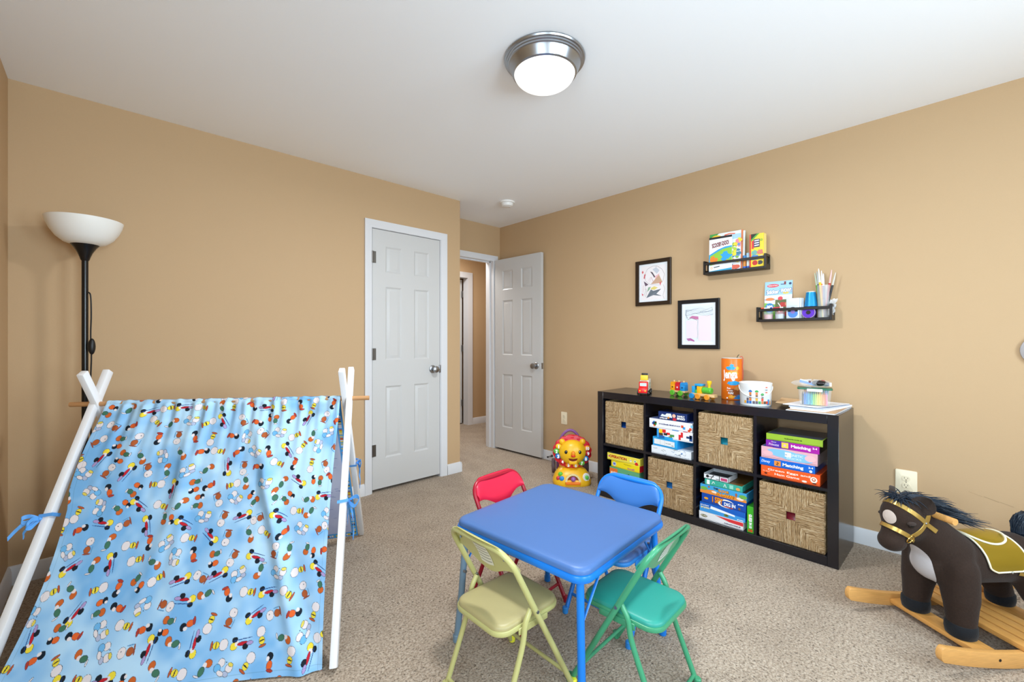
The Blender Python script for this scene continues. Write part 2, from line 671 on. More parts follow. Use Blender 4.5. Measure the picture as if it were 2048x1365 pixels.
def door_slab(mb, w, h, th, both=False):
    """six panel slab: x 0..w, z 0..h, face at y = 0 towards -y"""
    st, mu = .108 * w / .61, .112 * w / .61
    pw = (w - 2 * st - mu) / 2
    xs = [(st, st + pw), (st + pw + mu, w - st)]
    k = h / 2.02
    zs = [(.232 * k, .795 * k), (1.0 * k, 1.578 * k), (1.69 * k, 1.895 * k)]
    mb.box(0, w, .008, th - (.008 if both else 0), 0, h)
    for sgn, y in (((1, 0),) + (((-1, th),) if both else ())):
        def bx(x0, x1, z0, z1):
            a, b = (y, y + .009) if sgn > 0 else (y - .009, y)
            mb.box(x0, x1, a, b, z0, z1)
        bx(0, st, 0, h); bx(w - st, w, 0, h); bx(st + pw, st + pw + mu, 0, h)
        zz = [0] + [q for p in zs for q in p] + [h]
        for i in range(0, len(zz), 2):
            for a, b in xs:
                bx(a, b, zz[i], zz[i + 1])
        for a, b in xs:      # raised field with sloping sides
            for c, e in zs:
                for d0, d1, y0, y1 in ((0, .012, 0, .0075), (.016, .036, .0075, .0015)):
                    Y0, Y1 = y + sgn * y0, y + sgn * y1
                    o = [(a + d0, Y0, c + d0), (b - d0, Y0, c + d0), (b - d0, Y0, e - d0), (a + d0, Y0, e - d0)]
                    i_ = [(a + d1, Y1, c + d1), (b - d1, Y1, c + d1), (b - d1, Y1, e - d1), (a + d1, Y1, e - d1)]
                    mb.add(o + i_, [(j, (j + 1) % 4, 4 + (j + 1) % 4, 4 + j) if sgn > 0 else (4 + j, 4 + (j + 1) % 4, (j + 1) % 4, j) for j in range(4)])
                d1 = .036
                q = [(a + d1, Y1, c + d1), (b - d1, Y1, c + d1), (b - d1, Y1, e - d1), (a + d1, Y1, e - d1)]
                mb.add(q, [(0, 1, 2, 3) if sgn > 0 else (3, 2, 1, 0)])


def knob_profile():
    return [(0, 0), (.033, 0), (.033, .004), (.028, .009), (.013, .012), (.011, .03), (.016, .036), (.026, .045), (.029, .055), (.026, .064), (.016, .069), (0, .07)]


def hinge(mb, x, y, z, r=.008):
    mb.use(DARKSTEEL).cyl(r, .09, T(x, y, z - .045), 12)
    mb.box(x - .002, x + .03, y + .002, y + .004, z - .045, z + .045)


# closet door, shut
d1 = MB().use(DOOR)
d1.M = T(1.494, YA + .004, .024)
door_slab(d1, .612, 2.015, .035)
door1 = struct('door_1', d1)
k = MB().use(STEEL).lathe(knob_profile(), 28, T(2.035, YA + .004, .932, R(90)))
k.box(2.098, 2.112, YA - .004, YA + .006, .9, .965, .002)
k.build('door_knob', door1)
for z in (1.82, 1.07, .325):
    h = MB()
    hinge(h, 1.492, YA - .002, z)
    h.build('hinge', door1)
c = MB().use(TRIM)
casing(c, CX0 - .002, CX1 + .005, DH, YA)
c.box(CX0 - .02, CX0 + .003, YA, YA + .1, 0, DH).box(CX1 - .0, CX1 + .02, YA, YA + .1, 0, DH).box(CX0, CX1, YA, YA + .1, DH - .002, DH + .02)
struct('trim_1', c)

# doorway casing and jamb
c = MB().use(TRIM)
casing(c, OX0, OX1, OH, YD)
c.box(OX0 - .02, OX0, YD, YD + .115, 0, OH).box(OX1, OX1 + .02, YD, YD + .115, 0, OH).box(OX0 - .02, OX1 + .02, YD, YD + .115, OH, OH + .02)
c.box(OX1 - .012, OX1, YD + .045, YD + .08, 0, OH).box(OX0, OX1, YD + .045, YD + .08, OH - .012, OH)
c.M = T(0, YD + .115, 0) @ Matrix.Diagonal((1, -1, 1, 1))
casing(c, OX0, OX1, OH, 0)
struct('trim_2', c)

# bedroom door, swung open against the right wall
a0, b0 = Vector((3.102, 3.592)), Vector((3.131, 2.932))
ang = math.atan2(b0.y - a0.y, b0.x - a0.x)
d2 = MB().use(DOOR)
DM = T(a0.x, a0.y, .02, rz=ang)
d2.M = DM
Lw = (b0 - a0).length
door_slab(d2, Lw, 2.03, .035, True)
door2 = struct('door_2', d2)
k = MB(DM).use(STEEL).lathe(knob_profile(), 28, T(Lw - .062, .0, .905, R(90)))
k.lathe(knob_profile(), 28, T(Lw - .062, .035, .905, R(-90)))
k.box(Lw - .001, Lw + .002, .006, .029, .875, .935)
k.build('door_knob', door2)
# door of the room across the hall, swung away, with its casing
d3 = MB().use(DOOR)
d3.M = T(3.674, YH + .125, .015, rz=R(90))
door_slab(d3, .76, 2.02, .035, True)
door3 = struct('door_3', d3)
for z in (1.83, 1.07, .3):
    h = MB().use(DARKSTEEL).cyl(.011, .095, T(3.683, YH + .112, z - .047), 12)
    h.box(3.655, 3.69, YH + .108, YH + .112, z - .045, z + .045)
    h.build('hinge', door3)
c = MB().use(TRIM)
c.M = T(0, 0, 0)
casing(c, 2.92, 3.68, 2.05, YH, .075)
c.box(3.68, 3.70, YH, YH + .1, 0, 2.07).box(2.90, 2.92, YH, YH + .1, 0, 2.07).box(2.90, 3.70, YH, YH + .1, 2.05, 2.07)
struct('trim_3', c)

# ------------------------------------------------------------------ ceiling lamp, smoke alarm, outlets, door stop
t = thing('ceiling_lamp', 'round flush ceiling lamp with brushed nickel rim and lit white glass bowl', 'ceiling lamp', (1.43, 1.318, ZC))
MB().use(STEEL).lathe([(0, 0), (.178, 0), (.181, -.006), (.178, -.012), (.172, -.014), (.171, -.02), (.166, -.022), (.165, -.028), (.160, -.03), (.157, -.034), (.143, -.066), (.136, -.07), (.132, -.066), (.13, -.05), (0, -.05)][::-1], 72).build('rim', t, 30)
glow = mat('lit_glass', '#f4f4f2', 0.25, emit=0.5, emit_col='#fffdf8')
MB().use(glow).lathe([(0, -.128)] + [(.136 * math.sin(R(a)), -.062 - .066 * math.cos(R(a))) for a in range(8, 91, 6)], 64).build('glass_bowl', t)
pl = bpy.data.lights.new('ceiling_lamp_bulb', 'AREA')
pl.shape = 'DISK'
pl.size, pl.energy, pl.color = .24, 20, (.93, .97, 1)
plo = bpy.data.objects.new('ceiling_lamp_bulb', pl)
COL.objects.link(plo)
plo.location = (1.43, 1.318, ZC - .135)

t = thing('smoke_alarm', 'small round white smoke alarm on the ceiling before the doorway', 'smoke alarm', (2.65, 2.9, ZC))
MB().use(WHITE).lathe([(0, -.012), (.066, -.012), (.068, -.008), (.068, 0), (0, 0)], 40).build('base', t)
a = MB().use(WHITE).lathe([(0, -.045), (.03, -.045), (.048, -.038), (.055, -.018), (.055, -.013), (0, -.013)], 40)
a.use(P('#c9c9c6')).cyl(.008, .003, T(.02, -.01, -.047), 12)
a.build('cover', t)


def outlet(name, label, y, z, w, h):
    t = thing(name, label, 'outlet', (XB, y, z))
    mb = MB().use(IVORY).prism(rrect(w / 2, h / 2, .006), .006, FX(0, 0, 0), .002)
    mb.build('plate', t)
    for dz in (.0195, -.0195):
        r = MB().use(IVORY).prism([(x * .0165, max(-.0135, min(.0135, q * .0175))) for x, q in [(math.cos(2 * PI * i / 28), math.sin(2 * PI * i / 28)) for i in range(28)]], .0025, FX(0, dz, -.006))
        r.use(P('#4a3d2c')).rect(-.0075, -.0055, -.002, .007, FX(0, dz, -.0087)).rect(.0055, .0075, -.001, .006, FX(0, dz, -.0087)).disc(0, -.008, .0026, FX(0, dz, -.0087))
        r.build('socket', t)
    MB().use(STEEL).cyl(.003, .001, FX(0, 0, -.006), 10).build('screw', t)


outlet('wall_outlet', 'ivory wall outlet above the lion toy, between door and cube shelf', 2.687, .436, .072, .118)
outlet('wall_outlet', 'large ivory wall outlet behind the rocking horse', .263, .402, .09, .128)
t = thing('door_stop', 'small dark spring door stop on the baseboard behind the open door', 'door stop', (XB - .014, 2.83, .05))
MB().use(DARKSTEEL).cyl(.012, .006, FX(0, 0, 0), 14).tube([(-.005 - .0012 * i, .006 * math.cos(i * .9), .006 * math.sin(i * .9)) for i in range(44)], .0014, 6).build('spring', t)
MB().use(BLACK).cyl(.009, .014, FX(0, 0, -.056), 14, .003).build('tip', t)

# ------------------------------------------------------------------ play table and its four folding chairs
BLUE_TOP = mat('blue_vinyl', '#44689f', 0.42, bump=0.04, scale=300)
BLUE_MET = mat('blue_enamel', '#1272cc', 0.3)
TC, TR = (1.31, 1.12), R(4.7)
t = thing('play_table', 'low square blue vinyl-topped folding play table in the middle of the carpet', 'table', (TC[0], TC[1], 0), TR)


def pad(mb, hx, hy, r, z0, th, puff, M=None, n=26):
    """upholstered pad with rolled edge"""
    out = rrect(hx, hy, r, 8)
    rings = [(1, 0, 0), (1, 0, th * .55), (1, -.004, th * .85), (1, -.011, th), (1, -.03, th + puff * .4)]
    v, f = [], []
    m = len(out)
    for _, off, z in rings:
        sx, sy = (hx + off) / hx, (hy + off) / hy
        v += [(p[0] * sx, p[1] * sy, z0 + z) for p in out]
    for i in range(len(rings) - 1):
        for j in range(m):
            f.append((i * m + j, i * m + (j + 1) % m, (i + 1) * m + (j + 1) % m, (i + 1) * m + j))
    last = (len(rings) - 1) * m
    v.append((0, 0, z0 + th + puff))
    for q in (.6,):
        pass
    f += [(last + j, last + (j + 1) % m, len(v) - 1) for j in range(m)]
    f.append(tuple(range(m))[::-1])
    mb.add(v, f, M)


p = MB().use(BLUE_TOP)
pad(p, .297, .297, .05, .461, .021, .003)
p.build('tabletop', t, 60)
rim = MB().use(BLUE_MET)
rim.prism(rrect(.303, .303, .053, 8), .028, T(z=.434), .011)
rim.build('rim', t)
LEGS = {(1, 1): BLUE_MET, (1, -1): BLUE_MET, (-1, -1): BLUE_MET, (-1, 1): mat('washed_out_blue_enamel', '#6d8699', .35)}  # last leg is blue too, with flare-like wash-out put into its colour
for (a, b), m in LEGS.items():
    lg = MB().use(m).tube([(a * .262, b * .262, .45), (a * .275, b * .275, .2), (a * .288, b * .288, .02)], .0125, 14)
    lg.cyl(.015, .03, T(a * .289, b * .289, 0), 14, .003)
    o = lg.build('leg', t)
    if m != BLUE_MET:
        o['label'] = 'blue leg greyed as if by flare'
for a, b in LEGS:
    br = MB().use(BLUE_MET).tube([(a * .15, b * .27, .43), (a * .275, b * .268, .28)], .005, 8, flat=.5)
    br.use(STEEL).cyl(.006, .012, T(a * .275, b * .262, .28, R(90)), 10)
    br.build('leg_brace', t)


def chair(color, seat_hex, frame_hex, label, loc, rz, back_hex=None, sticker=False):
    t = thing('folding_chair', label, 'chair', (loc[0], loc[1], 0), rz, "children's folding chairs around the play table")
    FR = mat(color + '_enamel', frame_hex, .3)
    ST = mat(color + '_vinyl', seat_hex, .42, bump=.03, scale=300)
    BK = mat(color + '_back_vinyl', back_hex or seat_hex, .38)
    SH = mat(color + '_seat_shell', frame_hex, .35)
    hw = .152
    lean = lambda z: .17 - .3 * z / .545           # x of the long frame at height z
    up = MB().use(FR)
    pts = [(lean(.012), hw, .012), (lean(.25), hw, .25), (lean(.44), hw, .44)]
    for i in range(0, 7):
        q = R(90 * i / 6)
        z = .485 + .055 * math.sin(q)
        pts.append((lean(z), hw - .055 + .055 * math.cos(q), z))
    pts += [(p_[0], -p_[1], p_[2]) for p_ in pts[::-1]]
    up.tube(pts, .0095, 12)
    bf = up.build('back_frame', t)
    MB().use(FR).tube([(lean(.07), hw, .07), (lean(.07), -hw, .07)], .0065, 10).build('crossbar', t)
    for s_ in (1, -1):
        MB().use(P('#e3e03a' if color == 'yellow' else frame_hex)).cyl(.0125, .028, T(lean(.0), s_ * hw, 0), 14, .003).build('foot_cap', bf)
    y = hw - .017
    zt = .335
    for s_ in (1, -1):
        rl = MB().use(FR).tube(smooth_path([(lean(zt) - .004, s_ * y, zt), (lean(zt) - .028, s_ * y, zt - .04), (-.06, s_ * y, .22), (-.148, s_ * y, .012)], 5), .009, 12)
        lg = rl.build('leg', t)
        MB().use(STEEL).cyl(.005, .03, T(lean(zt), s_ * (hw + .012), zt, R(90 * s_)), 10).build('rivet', lg)
        MB().use(FR).cyl(.0125, .026, T(-.153, s_ * y, 0), 14, .003).build('foot_cap', lg)
    MB().use(FR).tube([(-.142, y, .03), (-.142, -y, .03)], .0065, 10).build('crossbar', t)
    st = MB().use(ST)
    pad(st, .138, .118, .045, .292, .016, .004, T(.006))
    seat = st.build('seat', t, 60)
    sh = MB().use(SH).prism(rrect(.143, .123, .05, 8), .018, T(.006, 0, .276), .006)
    for s_ in (1, -1):
        sh.box(-.06, .07, s_ * .124 - .003, s_ * .124 + .003, .264, .285, .003)
    sh.build('seat_shell', seat)
    # curved back pad with a dipping lower edge, on the frame's front
    n = 25
    def back(u, v, off):
        yy = (u - .5) * 2 * (hw - .004)
        k = abs(yy) / (hw - .004)
        top = .552 - (.055 - math.sqrt(max(0, .055 ** 2 - max(0, abs(yy) - (hw - .062)) ** 2)))
        bot = .452 - .022 * math.cos(PI * min(1, k * 1.15)) - .004
        z = bot + (top - bot) * v
        bulge = .008 * math.sin(PI * v)
        x = lean(z) + .006 + bulge - .012 * (1 - k * k)
        return (x + off, yy, z)
    for nm, mt, o0, o1 in (('backrest', BK, .006, .0), ('back_plate', SH, -.001, -.004)):
        mb = MB().use(mt)
        v, f = [], []
        nv = 9
        for off in (o0, o1):
            for j in range(nv):
                for i in range(n):
                    v.append(back(i / (n - 1), j / (nv - 1), off if 0 < j < nv - 1 else (o0 + o1) / 2))
        N = n * nv
        for j in range(nv - 1):
            for i in range(n - 1):
                a = j * n + i
                f.append((a, a + n, a + n + 1, a + 1)[::-1])
                f.append((N + a, N + a + n, N + a + n + 1, N + a + 1))
        for j in range(nv - 1):
            for i in (0, n - 1):
                a = j * n + i
                q = (a, a + n, N + a + n, N + a)
                f.append(q if i else q[::-1])
        for i in range(n - 1):
            f.append((i, i + 1, N + i + 1, N + i)[::-1])
            a = (nv - 1) * n + i
            f.append((a, a + 1, N + a + 1, N + a))
        mb.add(v, f)
        if nm == 'back_plate' and sticker:
            for u in (.13, .87):
                q = back(u, .5, -.005)
                mb.use(STEEL).cyl(.004, .003, frame(q, (0, 1, 0), (0, 0, 1), (-1, 0, 0)), 10)
        part = mb.build(nm, t, 50)
    if sticker:
        mb = MB().use(P('#d9d7c2' if color == 'yellow' else '#bccbc2'))
        mb.grid(lambda u, v: back(.36 + .22 * u, .2 + .7 * v, -.0052), 9, 7)
        for kk in range(6):
            mb.use(P('#8d8d80')).grid(lambda u, v: back(.375 + .19 * u, .28 + kk * .10 + .03 * v, -.0056), 9, 2)
        mb.build('label_sticker', part)
    return t


chair('yellow', '#a39768', '#b3af72', 'pale yellow folding chair with white sticker behind its backrest', (.987, 1.086), R(0), sticker=True)
chair('green', '#2a8f80', '#3f9069', 'green folding chair at the table, nearest the rocking horse', (1.328, .795), R(92.8), sticker=True)
chair('red', '#cf1a3c', '#9c1029', 'red folding chair on the closet side of the table', (1.343, 1.415), R(-85))
chair('blue', '#346aae', '#2a80cc', 'blue folding chair between the table and the cube shelf', (1.620, 1.064), R(182))
# ------------------------------------------------------------------ cube shelf
SX, SD, SY0, SY1, SH_ = 2.734, 0.39, 0.481, 1.971, 0.79
t = thing('cube_shelf', 'black-brown eight-cube shelf unit standing along the right wall', 'shelf', (SX, (SY0 + SY1) / 2, 0))
hy = (SY1 - SY0) / 2
for nm, a in (('top_panel', (0, SD, -hy + .049, hy - .049, SH_ - .05, SH_)), ('bottom_panel', (0, SD, -hy + .049, hy - .049, 0, .05)),
              ('side_panel', (0, SD, -hy, -hy + .049, 0, SH_)), ('side_panel', (0, SD, hy - .049, hy, 0, SH_))):
    MB().use(SHELFWOOD).box(*a, .0012, seg=1).build(nm, t)
cw = (2 * hy - .098 - .048) / 4
CELL = [(SY1 - .049 - i * (cw + .016) - cw, SY1 - .049 - i * (cw + .016)) for i in range(4)]   # left to right
for i in range(3):
    y = CELL[i][0] - (SY0 + SY1) / 2
    MB().use(SHELFWOOD).box(.004, SD, y - .016, y, .05, SH_ - .05).build('divider', t)
for i in range(4):
    a, b = CELL[i][0] - (SY0 + SY1) / 2, CELL[i][1] - (SY0 + SY1) / 2
    MB().use(SHELFWOOD).box(.004, SD, a, b, .387, .403).build('shelf_board', t)

# seagrass baskets
GRASS = seagrass_material()
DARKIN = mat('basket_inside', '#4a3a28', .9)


def basket(ci, z0, label):
    y = sum(CELL[ci]) / 2
    t = thing('storage_basket', label, 'basket', (SX + .012, y, z0), 0, 'woven baskets in the cube shelf')
    w, d, h, q, th = .316, .33, .316, .0225, .012
    hw_ = w / 2
    mb = MB().use(GRASS)
    n = 34
    rnd = random.Random(ci + 7)

    def ring(k):      # between hole edge and outer edge of the front
        out = []
        for e in range(4):
            for i in range(n):
                s_ = -1 + 2 * i / n
                p = ((s_, -1), (1, s_), (-s_, 1), (-1, -s_))[e]
                r_ = q + (hw_ - q) * k
                rz_ = q + (h / 2 - q) * k
                j = .0025 if k == 1 else 0
                out.append((rnd.uniform(-.0012, .0012) if 0 < k < 1 else (.006 if k == 1 else 0), p[0] * r_ + rnd.uniform(-j, j), h / 2 + p[1] * rz_ + rnd.uniform(-j, j)))
        return out
    rows = [ring(k) for k in (0, .1, .3, .5, .7, .85, .96, 1)]
    N = 4 * n
    v = [p for r_ in rows for p in r_] + [(th, p[1], p[2]) for p in rows[0]]
    f = []
    for k in range(len(rows) - 1):
        for i in range(N):
            f.append((k * N + i, (k + 1) * N + i, (k + 1) * N + (i + 1) % N, k * N + (i + 1) % N))
    b0 = len(rows) * N
    for i in range(N):
        f.append((i, (i + 1) % N, b0 + (i + 1) % N, b0 + i))
    mb.add(v, f)
    for s_ in (-1, 1):
        mb.box(.003, d, s_ * hw_ - (th if s_ > 0 else 0), s_ * hw_ + (th if s_ < 0 else 0), 0.002, h - .002, .004)
    mb.box(d - th, d, -hw_ + th, hw_ - th, .002, h - .002).box(.003, d, -hw_ + th, hw_ - th, .001, th)
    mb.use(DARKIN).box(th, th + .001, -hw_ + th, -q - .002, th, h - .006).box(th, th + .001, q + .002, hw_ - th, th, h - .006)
    wb = mb.build('woven_body', t)
    rim = MB().use(GRASS).tube([(.008, -hw_ + .006, h - .004), (.008, hw_ - .006, h - .004), (d - .006, hw_ - .006, h - .004), (d - .006, -hw_ + .006, h - .004)], .006, 8, True)
    rim.build('rim', wb)
    return t


basket(0, .4035, 'woven seagrass basket in the upper row, leftmost cube, under the red truck')
basket(1, .0505, 'woven seagrass basket in the lower row beside the yellow games')
basket(2, .4035, 'woven seagrass basket in the upper row between the two stacks of games')
basket(3, .0505, 'woven seagrass basket in the lower row, rightmost cube, nearest the rocking horse')
for ci, z0, cols, lab in ((0, .416, ('#12438f', '#1d6a3a'), 'dark blue and green ball inside the upper left basket'), (1, .063, ('#2a7fd0', '#0d2c55'), 'bright blue ball inside the lower left basket'),
                          (2, .416, ('#1f8fa6', '#0c3a48'), 'teal ball inside the upper right basket'), (3, .063, ('#8e2433', '#5a3a1e'), 'dark red ball inside the lower right basket')):
    y = sum(CELL[ci]) / 2
    mb = MB().use(P(cols[0], .3)).ell((0, 0, .094), .094, 28)
    mb.use(P(cols[1], .3)).lathe([(.0945 * math.cos(R(a)), .094 + .0945 * math.sin(R(a))) for a in (-38, -30, -22, -14)], 28, None)
    tag(mb.build('toy_ball', None), lab, 'ball', 'balls kept in the baskets', (SX + .125, y, z0))


# games on the shelves --------------------------------------------------------------
CARD = P('#8d7a62', .8)


def game(name, label, y1, y0, z0, z1, depth, paint, top=None, rz=0.0, dx=.014, cat='board game', group=None, side=None, lid=True):
    """boxed game with its printed front towards the room; paint(mb, w, h) prints the front"""
    w, h = y1 - y0, z1 - z0 - .0008
    mb = MB()
    base = paint(mb, w, h, None)
    mb.use(P(base, .35)).box(0, depth, -w / 2, w / 2, 0, h, .0012, seg=1)
    if lid and h > .025:
        mb.use(P('#2b2620', .6)).rect(-w / 2 + .002, w / 2 - .002, h * .1, h * .1 + .0012, FX(0, 0, -.0003))
    if top:
        mb.use(P(top, .35)).rect(.004, depth - .004, -w / 2 + .004, w / 2 - .004, T(0, 0, h + .0004))
    if side:
        mb.use(P(side, .35)).rect(.002, depth - .002, .002, h - .002, frame((0, -w / 2 - .0005, 0), (1, 0, 0), (0, 0, 1), (0, -1, 0)))
    paint(mb, w, h, FX(0, h / 2, -.0007))
    o = mb.build(name)
    return tag(o, label, cat, group, (SX + dx, (y0 + y1) / 2, z0 + .0004), rz)


def sq(mb, col, x, y, w, h, M, n=7, z=.0004, seed=0):
    """print too small to read: a row of short strokes"""
    rn = random.Random(n + seed)
    mb.use(P(col, .5))
    cx = x - w / 2
    for i in range(n):
        a = w / n * rn.uniform(.5, .85)
        mb.rect(cx, cx + a, y - h * rn.uniform(.25, .5), y + h * rn.uniform(.2, .5), M, z)
        cx += w / n


def tx(mb, col, s, x, y, w, h, M, **k):
    mb.use(P(col, .5)).text(s, x, y, w, h, M, **k)


def p_orange(m, w, h, M):
    if M:
        tx(m, '#fff3e2', 'Green Eggs and', -.004, h * .17, w * .72, h * .24, M, bold=.012)
        tx(m, '#fff3e2', 'Ham Game', -.012, -h * .15, w * .42, h * .2, M, bold=.012)
        tx(m, '#fbe6d0', 'Dr. Seuss', -w * .4, h * .0, w * .12, h * .1, M)
        m.use(P('#f6e9d8')).disc(w * .4, -h * .02, .016, M).disc(w * .25, -h * .31, .012, M, ry=.005).use(P('#b8421a')).disc(w * .4, .0, .009, M, .0002).use(P('#f6e9d8')).disc(w * .4, .001, .005, M, .0004)
        m.use(P('#5a2210')).disc(-w * .41, -h * .22, .008, M, ry=.005).disc(w * .41, -h * .33, .009, M, ry=.004)
    return '#ee5b22'


def p_blue_match(m, w, h, M):
    if M:
        tx(m, '#ffffff', 'Matching', w * .12, -h * .05, w * .37, h * .52, M, bold=.03)
        tx(m, '#ffffff', 'Disney', -w * .38, h * .03, w * .17, h * .45, M, shear=.3)
        m.use(P('#e08b3c')).rect(-w * .22, -w * .10, -h * .32, h * .36, M)
        m.use(P('#7a3f1c')).line([(-w * .17, h * .22), (-w * .14, h * .02), (-w * .18, -.004), (-w * .15, -h * .22)], .004, M, .0003)
        tx(m, '#ffffff', '2-4', w * .43, h * .2, w * .08, h * .22, M, bold=.02)
        m.use(P('#dfeaf8')).disc(w * .43, -h * .25, .007, M)
    return '#0b62c8'


def p_pastel(m, w, h, M):
    if M:
        m.use(P('#7fb9e6'))
        for i, (x, y, a, b) in enumerate(((-.02, .0, .30, .27), (.16, -.22, .26, .19), (-.12, .24, .26, .17), (.2, .1, .2, .2))):
            m.disc(w * x, h * y, w * a, M, .0001 + i * .00003, ry=h * b)
        m.use(P('#e6b3b8')).disc(-w * .37, -h * .05, .025, M, .0002, ry=h * .2).disc(w * .38, h * .02, .026, M, .0002, ry=h * .25)
        tx(m, '#d8e2ef', 'MAGNETIC', w * .1, h * .08, w * .32, h * .2, M, bold=.02, z=.0005)
        tx(m, '#c3dcf2', 'BRICKS', w * .1, -h * .2, w * .26, h * .17, M, bold=.02, z=.0005)
        m.use(P('#efe7ec')).rect(-w * .06, w * .05, -h * .12, h * .26, M, .0003)
    return '#dca9b2'


def p_purple(m, w, h, M):
    if M:
        m.use(P('#48249b')).rect(-w * .36, -w * .2, -h * .5, h * .5, M, .0001).use(P('#a3189c')).rect(-w * .04, w * .5, -h * .5, h * .5, M, .0001)
        tx(m, '#ffffff', 'Matching', w * .17, -h * .02, w * .36, h * .52, M, bold=.03, z=.0004)
        tx(m, '#f6e6ff', 'Disney', -w * .34, h * .27, w * .1, h * .2, M, shear=.3, z=.0004)
        tx(m, '#f6e6ff', 'Princess', -w * .34, -h * .08, w * .2, h * .34, M, shear=.2, z=.0004)
        m.use(P('#e6c84a')).rect(-w * .19, -w * .06, -h * .36, h * .4, M, .0003).use(P('#d9a7c9')).disc(-w * .13, 0, .006, M, .0005)
        tx(m, '#ffffff', '2-4', w * .42, h * .17, w * .08, h * .24, M, bold=.02, z=.0004)
    return '#7b1fa0'


def p_lime(m, w, h, M):
    if M:
        sq(m, '#4a5a1a', 0, 0, w * .32, h * .2, M, 15)
    return '#93b534'


G4 = 'games stacked in the upper right cube'
game('game_box', 'orange boxed game with white lettering, bottom of the upper right stack', .846, .563, .403, .463, .27, p_orange, '#d64a16', group=G4)
game('game_box', 'blue matching game box lying on the orange game', .853, .586, .463, .506, .27, p_blue_match, '#0a3f86', group=G4)
game('game_box', 'pastel pink and light blue brick set box between two matching games', .845, .574, .506, .572, .29, p_pastel, '#2d5f9e', group=G4, side='#a08f98')
game('game_box', 'purple matching game box under the lime green box', .821, .566, .572, .612, .27, p_purple, '#241430', group=G4, side='#15101c')
game('game_box', 'lime green box on top of the upper right stack', .819, .551, .612, .649, .25, p_lime, '#3c4654', group=G4, side='#20231a')


def p_bingo(m, w, h, M):
    if M:
        tx(m, '#ffffff', 'FAMILY', w * .3, h * .14, w * .25, h * .22, M, bold=.03)
        tx(m, '#ffffff', 'BINGO', w * .3, -h * .14, w * .27, h * .26, M, bold=.04)
        m.use(P('#dfe7f3')).poly([(-w * .42, -h * .1), (-w * .36, h * .2), (-w * .25, h * .1), (-w * .2, h * .32), (-w * .05, h * .35), (w * .0, -h * .15)], M)
        sq(m, '#ffffff', -w * .3, -h * .3, w * .28, h * .22, M, 8)
        m.use(P('#f0b8a0')).disc(w * .06, h * .12, .012, M, .0003).use(P('#c0303c')).disc(w * .08, -h * .3, .014, M, .0002, ry=.01).use(P('#d98a2e')).disc(-w * .13, -h * .18, .007, M, .0004)
    return '#182f66'


def p_domino(m, w, h, M):
    if M:
        sq(m, '#3c4472', -w * .01, h * .02, w * .5, h * .17, M, 18)
        for x, y, r, c in ((-.38, .12, .008, '#2b7fc0'), (-.34, .1, .008, '#7a5a34'), (-.4, -.02, .009, '#3b4d9e'), (-.35, -.05, .010, '#4aa04a'), (-.37, -.2, .009, '#d8743a')):
            m.use(P(c)).disc(w * x, h * y, r, M, .0002)
        for x, y, c in ((.28, .05, '#e0502e'), (.32, -.1, '#3a9be0'), (.46, -.12, '#e2522e'), (.49, .18, '#7fc6e6'), (.43, -.3, '#e2522e')):
            m.use(P(c)).rect(w * x - .008, w * x + .008, h * y - .008, h * y + .008, M, .0003)
        m.use(P('#3f86c8')).rect(w * .05, w * .2, -h * .5, -h * .42, M, .0002).use(P('#c85a6a')).rect(w * .3, w * .4, -h * .5, -h * .42, M, .0002)
    return '#e9e9ef'


def p_blocks(m, w, h, M):
    if M:
        def sq(x, y, a, b, c):
            m.use(P(c)).rect(w * x, w * (x + a), h * y, h * (y + b), M, .0002)
        sq(-.5, -.5, .06, 1, '#2f95dc'); sq(-.44, .05, .1, .42, '#f0c21a'); sq(-.34, .12, .1, .36, '#d8262a'); sq(-.44, -.22, .12, .27, '#503b26'); sq(-.3, -.15, .1, .25, '#2c2c2c')
        sq(-.22, -.05, .1, .25, '#d8262a'); sq(-.12, -.2, .12, .25, '#4c8f50'); sq(-.44, -.5, .16, .28, '#1c5fa8'); sq(-.28, -.5, .24, .22, '#2ba0e0'); sq(-.16, -.3, .1, .12, '#8a9a4a')
        sq(.18, .15, .06, .3, '#d8262a'); sq(.12, -.1, .12, .27, '#d8262a'); sq(.12, -.38, .06, .28, '#d8262a')
        sq(.33, -.1, .08, .22, '#1d3c66'); sq(.41, -.34, .08, .6, '#274b86'); sq(.42, .05, .05, .2, '#d8512e'); sq(.42, -.12, .05, .16, '#d8a42e')
    return '#ededf0'


def p_lblue(m, w, h, M):
    if M:
        m.use(P('#e7ebee')).rect(-w * .44, w * .4, -h * .3, h * .28, M)
        m.use(P('#b9bec4')).line([(-w * .18, -h * .28), (-w * .18, h * .26)], .002, M, .0003).line([(w * .0, -h * .28), (w * .0, h * .26)], .002, M, .0003)
        sq(m, '#2a3038', w * .15, -h * .02, w * .2, h * .1, M, 7)
        m.use(P('#2a3038')).rect(w * .28, w * .36, -h * .2, -h * .14, M, .0003)
    return '#2aa5e6'


def p_scribble(m, w, h, M):
    if M:
        rn = random.Random(3)
        for i in range(16):
            x, y = rn.uniform(-.46, .46) * w, rn.uniform(-.4, .4) * h
            m.use(P(('#5a6270', '#3d4654', '#7f8894', '#4a6b9a')[i % 4])).line([(x, y), (x + rn.uniform(.004, .02), y + rn.uniform(-.008, .008)), (x + rn.uniform(.0, .03), y + rn.uniform(-.01, .01))], .0016, M, .0002 + i * 1e-5)
        m.use(P('#3f78b8')).disc(w * .28, h * .1, .005, M, .0004)
    return '#e3e8ee'


